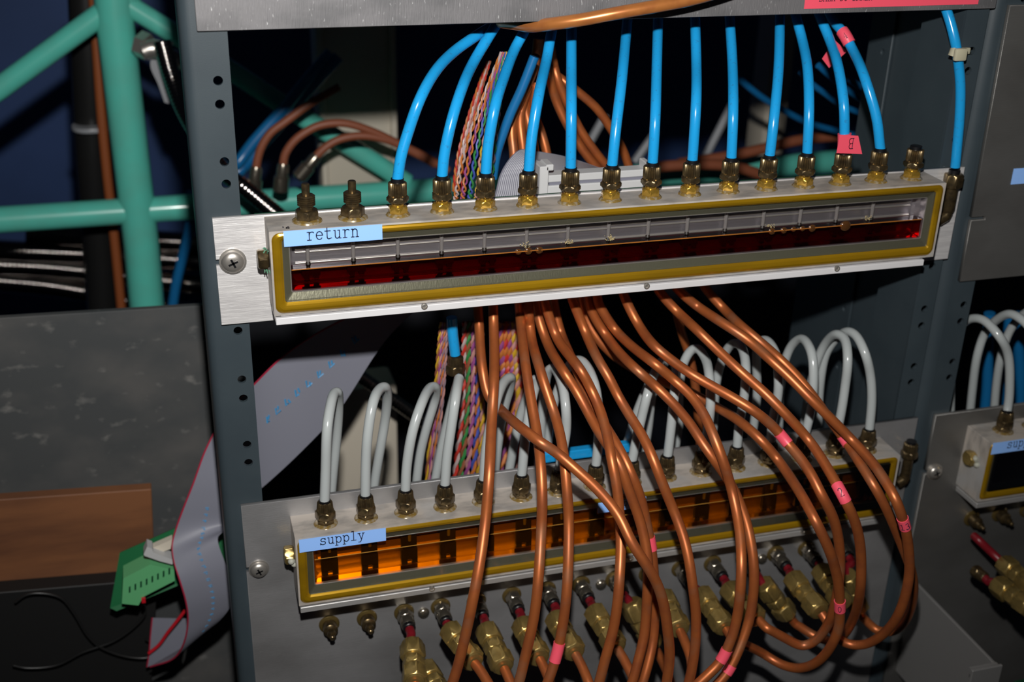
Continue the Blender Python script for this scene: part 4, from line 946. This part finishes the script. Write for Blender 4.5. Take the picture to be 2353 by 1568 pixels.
# grey ribbon cable looping past it
def cable(name, segs, label, y_shift=0, print_on=None, lines=0, across=12, rm='ribbon', edge='ribbon_edge'):
    t = thing(name, label, 'ribbon cable', 'grey ribbon cables')
    Ls = [at(*p) for p in segs[0]]; Rs = [at(*p) for p in segs[1]]
    Ls = smooth_path(crom(Ls, 7), 2); Rs = smooth_path(crom(Rs, 7), 2)
    bm = BM(); ribbon(bm, Ls, Rs, .0009, across=across); c = obj('ribbon', bm, M[rm], t)
    bm = BM(); sweep(bm, Ls, .0007, 6); obj('edge_wire', bm, M[edge], t)
    if lines:
        bm = BM()
        for q in range(1, lines):
            f = q/lines; pp = [l.lerp(r, f)+(CAM-l).normalized()*.0005 for l, r in zip(Ls, Rs)]; sweep(bm, pp, .00032, 4)
        o = obj('ribbon_grooves', bm, M['ribbon_line'], c); o['kind'] = 'stuff'
    if print_on:
        bm = BM(); f0, f1, fr, s = print_on; n = len(Ls)
        i0, i1 = int(f0*(n-1)), int(f1*(n-1)); acc = 0
        for q in range(i0, i1):
            a = Ls[q].lerp(Rs[q], fr); b = Ls[q+1].lerp(Rs[q+1], fr); u_ = (b-a); acc += u_.length
            if acc < s*.75 or u_.length < 1e-6: continue
            acc = 0; u_.normalize(); v_ = (Rs[q]-Ls[q]).normalized(); toc = (CAM-a).normalized()*.0007
            w = s*.5
            P0 = a+toc-v_*w*.5; sweep(bm, [P0, P0+v_*w, P0+v_*w+u_*w*random.choice([.5, .9])], s*.07, 5)
            P1 = a+toc-v_*w*random.uniform(-.1, .5)+u_*w*.5; sweep(bm, [P1, P1+v_*w*random.uniform(.4, .8)+u_*w*random.uniform(-.4, .4)], s*.07, 5)
        o = obj('ribbon_print', bm, M['ribbon_print'], c); o['kind'] = 'stuff'
    return t
cable('ribbon_cable', ([(497,985,.105),(470,1040,.103),(445,1110,.100),(425,1160,.099),(405,1215,.098),(396,1252,.094),(400,1290,.086),(412,1330,.080),(428,1385,.080),(432,1430,.084),(422,1480,.090),(398,1515,.1),(345,1533,.115)],
 [(506,985,.105),(516,1050,.103),(519,1110,.100),(519,1160,.099),(518,1205,.098),(520,1215,.094),(500,1235,.086),(516,1290,.080),(534,1340,.080),(533,1385,.084),(505,1425,.090),(460,1460,.1),(420,1490,.115)]), 'grey ribbon cable looping past the left rack post to the green board', print_on=(.25, .85, .55, .0045))
cable('ribbon_cable', ([(350,1421,.130),(346,1460,.130),(343,1500,.130),(338,1533,.130)], [(432,1423,.130),(430,1445,.130),(425,1470,.130),(418,1500,.130)]), 'short end of grey ribbon cable behind the red wire at the lower left')
cable('ribbon_cable', ([(540,930,.120),(586,882,.110),(650,820,.105),(740,760,.110),(830,715,.115),(930,668,.125),(1010,640,.13)], [(560,1155,.120),(606,1118,.110),(690,1040,.105),(778,945,.110),(887,780,.115),(985,690,.125),(1060,655,.13)]), 'wide grey ribbon cable sweeping diagonally inside the rack below the return manifold', print_on=(.2, .62, .42, .010))
cable('ribbon_cable', ([(1128,470,.050),(1140,445,.050),(1150,405,.052),(1168,372,.056),(1195,346,.062),(1235,350,.070),(1300,362,.078),(1370,385,.080),(1400,396,.080)], [(1258,470,.050),(1252,445,.050),(1248,415,.050),(1250,395,.046),(1252,382,.040),(1262,400,.034),(1300,402,.030),(1370,396,.030),(1400,402,.030)]), 'light grey ribbon cable folding into the socket behind the return manifold', lines=24, print_on=(.72, .85, .55, .005), rm='ribbon_light', edge='ribbon_line')
# connector socket and board behind the return manifold
t = thing('ribbon_socket', 'light grey multi-pin ribbon socket lying behind the return manifold fittings', 'connector')
a = at(1243, 425, .028); b = at(1478, 408, .028)
bm = BM(); box(bm, (a.x, .022, ZR-.025), (b.x, .034, ZR-.0018), .0006, 1); box(bm, (a.x+.003, .0235, ZR-.0002), (b.x, .034, ZR+.0045), .0006, 1); obj('socket_shell', bm, M['idc'], t, smooth=False)
bm = BM(); box(bm, (a.x+.004, .0238, ZR-.0020), (b.x-.0005, .033, ZR+.0000)); obj('cable_slot', bm, M['ribbon_line'], t, smooth=False)
bm = BM(); box(bm, (a.x-.003, .0215, ZR-.008), (a.x+.0028, .0345, ZR+.011), .0006, 1); box(bm, (a.x+.001, .0215, ZR+.008), (a.x+.006, .0345, ZR+.012), .0006, 1); obj('latch', bm, M['idc'], t, smooth=False)
bm = BM(); box(bm, (b.x-.001, .0215, ZR-.008), (b.x+.0028, .0345, ZR+.009), .0006, 1); obj('latch', bm, M['idc'], t, smooth=False)
bm = BM(); box(bm, (.002+.012, .0012, -.122), (.385, 0.0026, ZR+.0004), .0002, 1); obj_ = tag(obj('green_board', bm, M['pcb_dark'], smooth=False), 'long green circuit board edge showing along the back of the return manifold', 'circuit board')

# ------------------------------------------------------------------ rainbow twisted-pair cables
def rainbow(name, segs, npair, label, r=.0007, turns=9):
    Ls = smooth_path(crom([at(*p) for p in segs[0]], 8), 2); Rs = smooth_path(crom([at(*p) for p in segs[1]], 8), 2)
    def smp(A, s):
        f = s*(len(A)-1); i = min(int(f), len(A)-2); return A[i].lerp(A[i+1], f-i)
    bm = BM(); N = turns*6
    for k in range(npair):
        fr = (k+.5)/npair; c1 = random.randrange(len(WM)); c2 = (c1+random.randrange(1, len(WM))) % len(WM); ph = random.random()*6.3
        for w_, ci in ((0, c1), (math.pi, c2)):
            pth = []
            for q in range(N+1):
                s = q/N; a, b = smp(Ls, s), smp(Rs, s); c = a.lerp(b, fr); v = (b-a); wid = v.length/npair*.27; v.normalize()
                an = 2*math.pi*turns*s+ph+w_
                pth.append(c+v*math.cos(an)*wid+Vector((0, -1, 0))*math.sin(an)*wid)
            sweep(bm, pth, wid*.92 if wid > r else r, 5, caps=False, mi=ci)
    o = obj(name, bm, None, mats=WM); return tag(o, label, 'cable', 'rainbow twisted-pair cables')
rainbow('rainbow_cable', ([(1036,470,.06),(1042,440,.06),(1058,360,.06),(1088,270,.06),(1120,190,.062),(1150,120,.066)], [(1132,470,.06),(1136,440,.06),(1140,360,.062),(1150,270,.068),(1160,190,.072),(1175,120,.075)]), 6, 'rainbow twisted-pair ribbon rising between the second and third blue hoses')
rainbow('rainbow_cable', ([(1038,440,.09),(1048,360,.09),(1072,270,.09),(1098,195,.09),(1118,140,.092)], [(1062,440,.09),(1070,360,.09),(1092,270,.09),(1112,195,.09),(1128,140,.092)]), 3, 'narrow rainbow strand left of the wide rainbow ribbon at the top')
rainbow('rainbow_cable', ([(1010,740,.045),(1004,800,.045),(998,880,.046),(985,1000,.05),(972,1150,.055)], [(1030,740,.045),(1028,800,.045),(1024,880,.046),(1012,1000,.05),(1000,1150,.055)]), 4, 'narrow rainbow strand left of the short blue hose below the return manifold')
rainbow('rainbow_cable', ([(1062,740,.07),(1060,820,.07),(1058,920,.07),(1046,1030,.07),(1030,1150,.07)], [(1112,740,.07),(1112,820,.07),(1114,920,.07),(1112,1030,.07),(1100,1150,.07)]), 5, 'broad rainbow ribbon behind the leftmost copper tube below the return manifold')
rainbow('rainbow_cable', ([(1146,740,.075),(1148,820,.075),(1150,880,.075),(1140,980,.075),(1080,1150,.07)], [(1192,740,.075),(1196,820,.075),(1205,880,.075),(1205,980,.075),(1180,1150,.07)]), 5, 'broad rainbow ribbon seen between the leftmost copper tubes')
# blue-bordered rainbow cable lying behind the supply manifold
t = thing('rainbow_bundle', 'bright blue bar with a rainbow cable along it behind the supply manifold', 'cable')
a = at(1250, 1052, .030); b = at(1448, 1026, .030); bm = BM(); box(bm, (a.x, .028, a.z-.0035), (b.x, .034, a.z+.0035), .0005, 1); obj('blue_bar', bm, M['blue'], t, smooth=False)
bm = BM(); n = 64; z = a.z-.0058
for k in range(n):
    x = a.x+(b.x-a.x)*k/n; sweep(bm, [Vector((x, .023, z)), Vector((x+(b.x-a.x)/n*.95, .023, z))], .0024, 10, mi=k % len(WM))
obj('rainbow_cable_end', bm, None, t, mats=WM)
# ------------------------------------------------------------------ settle and build all hoses, then their tags
settle(('copper_tube', 'clear_loop_hose', 'blue_hose'))
build_hoses()
# pink tags on tubes
def tag_on(k_obj, W, px, py, L, text=None, m=None, r=.0036, name='pink_tag', h=.0038, flip=False, R0=.00318):
    # nearest path sample
    best = min(range(2, len(W)-2), key=lambda i: (unproj(W[i])[0]-px)**2+(unproj(W[i])[1]-py)**2)
    c = W[best]; acc = [c]; 
    # gather a symmetric stretch
    i = j = best; 
    while i > 1 and (W[i]-c).length < L/2: i -= 1
    while j < len(W)-2 and (W[j]-c).length < L/2: j += 1
    T = (W[j]-W[i]).normalized()
    def pt(s):
        lo, hi = (i, best) if s < 0 else (best, j); tgt = abs(s); prev = c
        rng = range(best, i-1, -1) if s < 0 else range(best, j+1); d0 = 0
        for q in rng:
            d = (W[q]-c).length
            if d >= tgt:
                return prev.lerp(W[q], (tgt-d0)/max(d-d0, 1e-6))
            prev, d0 = W[q], d
        return prev
    path = [pt(-L/2+L*q/8) for q in range(9)]
    bm = BM(); sweep(bm, path, r, 22, caps=True); o = obj(name, bm, m or M['pink'], k_obj)
    if text:
        view = (CAM-c).normalized(); side = T.cross(view).normalized(); out = side.cross(T).normalized()
        if out.dot(view) < 0: out = -out
        u_ = T; v_ = out.cross(T).normalized()
        def wrap(a, b):  # a along text, b up
            A, B = (b, a) if flip else (b, a)
            ww = len(text)*.66*h; ang = (a-ww/2)/r; s = (b-h/2)
            if flip: s = -s; ang = -ang
            p_ = c+T*(-s); return p_+(out*math.cos(ang)+v_*math.sin(ang))*(r+.00004)
        def wrap2(a, b):
            p = wrap(a, b); return p
        lettering('tag_number', text, c, T, out, h, o, .09, wrap=wrap2)
    return o
CO = [o for o in bpy.data.objects if o.name.startswith('copper_tube')]
def co_of(k): return next(o for o in CO if o['label'].endswith(where[k]))
tag_on(co_of(4), CPATH[4], 1281, 1500, .0125)
tag_on(co_of(7), CPATH[7], 1495, 1252, .0090)
tag_on(co_of(12), CPATH[12], 1799, 1010, .0090)
tag_on(co_of(13), CPATH[13], 1937, 1132, .0115, '2', h=.0052)
tag_on(co_of(14), CPATH[14], 2076, 1204, .0090, '13', h=.0050)
tag_on(co_of(9), CPATH[9], 1929, 1390, .0085, '0', h=.0046)
tag_on(co_of(11), CPATH[11], 1666, 1510, .0085)
tag_on(co_of(10), CPATH[10], 1676, 1541, .0060)
tag_on(co_of(15), CPATH[15], 1940, 1012, .0070)
BO = [o for o in bpy.data.objects if o.name.startswith('blue_hose') and 'on the return manifold' in o.get('label', '')]
b14 = next(o for o in BO if 'twelfth' in o['label']); b15 = next(o for o in BO if 'thirteenth' in o['label'])
tag_on(b14, paths_b[11], 1941, 330, .0120, r=.0042)
c = at(1940, 332, -.0158); bm = BM(); v = [at(1930,310,-.021), at(1972,312,-.0205), at(1981,354,-.0200), at(1922,352,-.021)]
ribbon(bm, [v[0], v[3]], [v[1], v[2]], .0002, across=2); o = obj('pink_tag', bm, M['pink'], b14, smooth=False)
lettering('tag_number', 'B', at(1964, 318, -.0213), Vector((-1, 0, 0)), Vector((0, 0, -1)), .0064, o, .06, nrm=Vector((0, -1, 0)))
tag_on(b15, paths_b[12], 1938, 86, .0095, '4', r=.0040, h=.0040, flip=True)
bm = BM(); v = [at(1918,92,.056), at(1946,118,.056), at(1905,156,.060), at(1889,135,.060)]
ribbon(bm, [v[0], v[3]], [v[1], v[2]], .0002, across=2); obj('pink_tag', bm, M['pink'], b15, smooth=False)

bpy.context.view_layer.update()
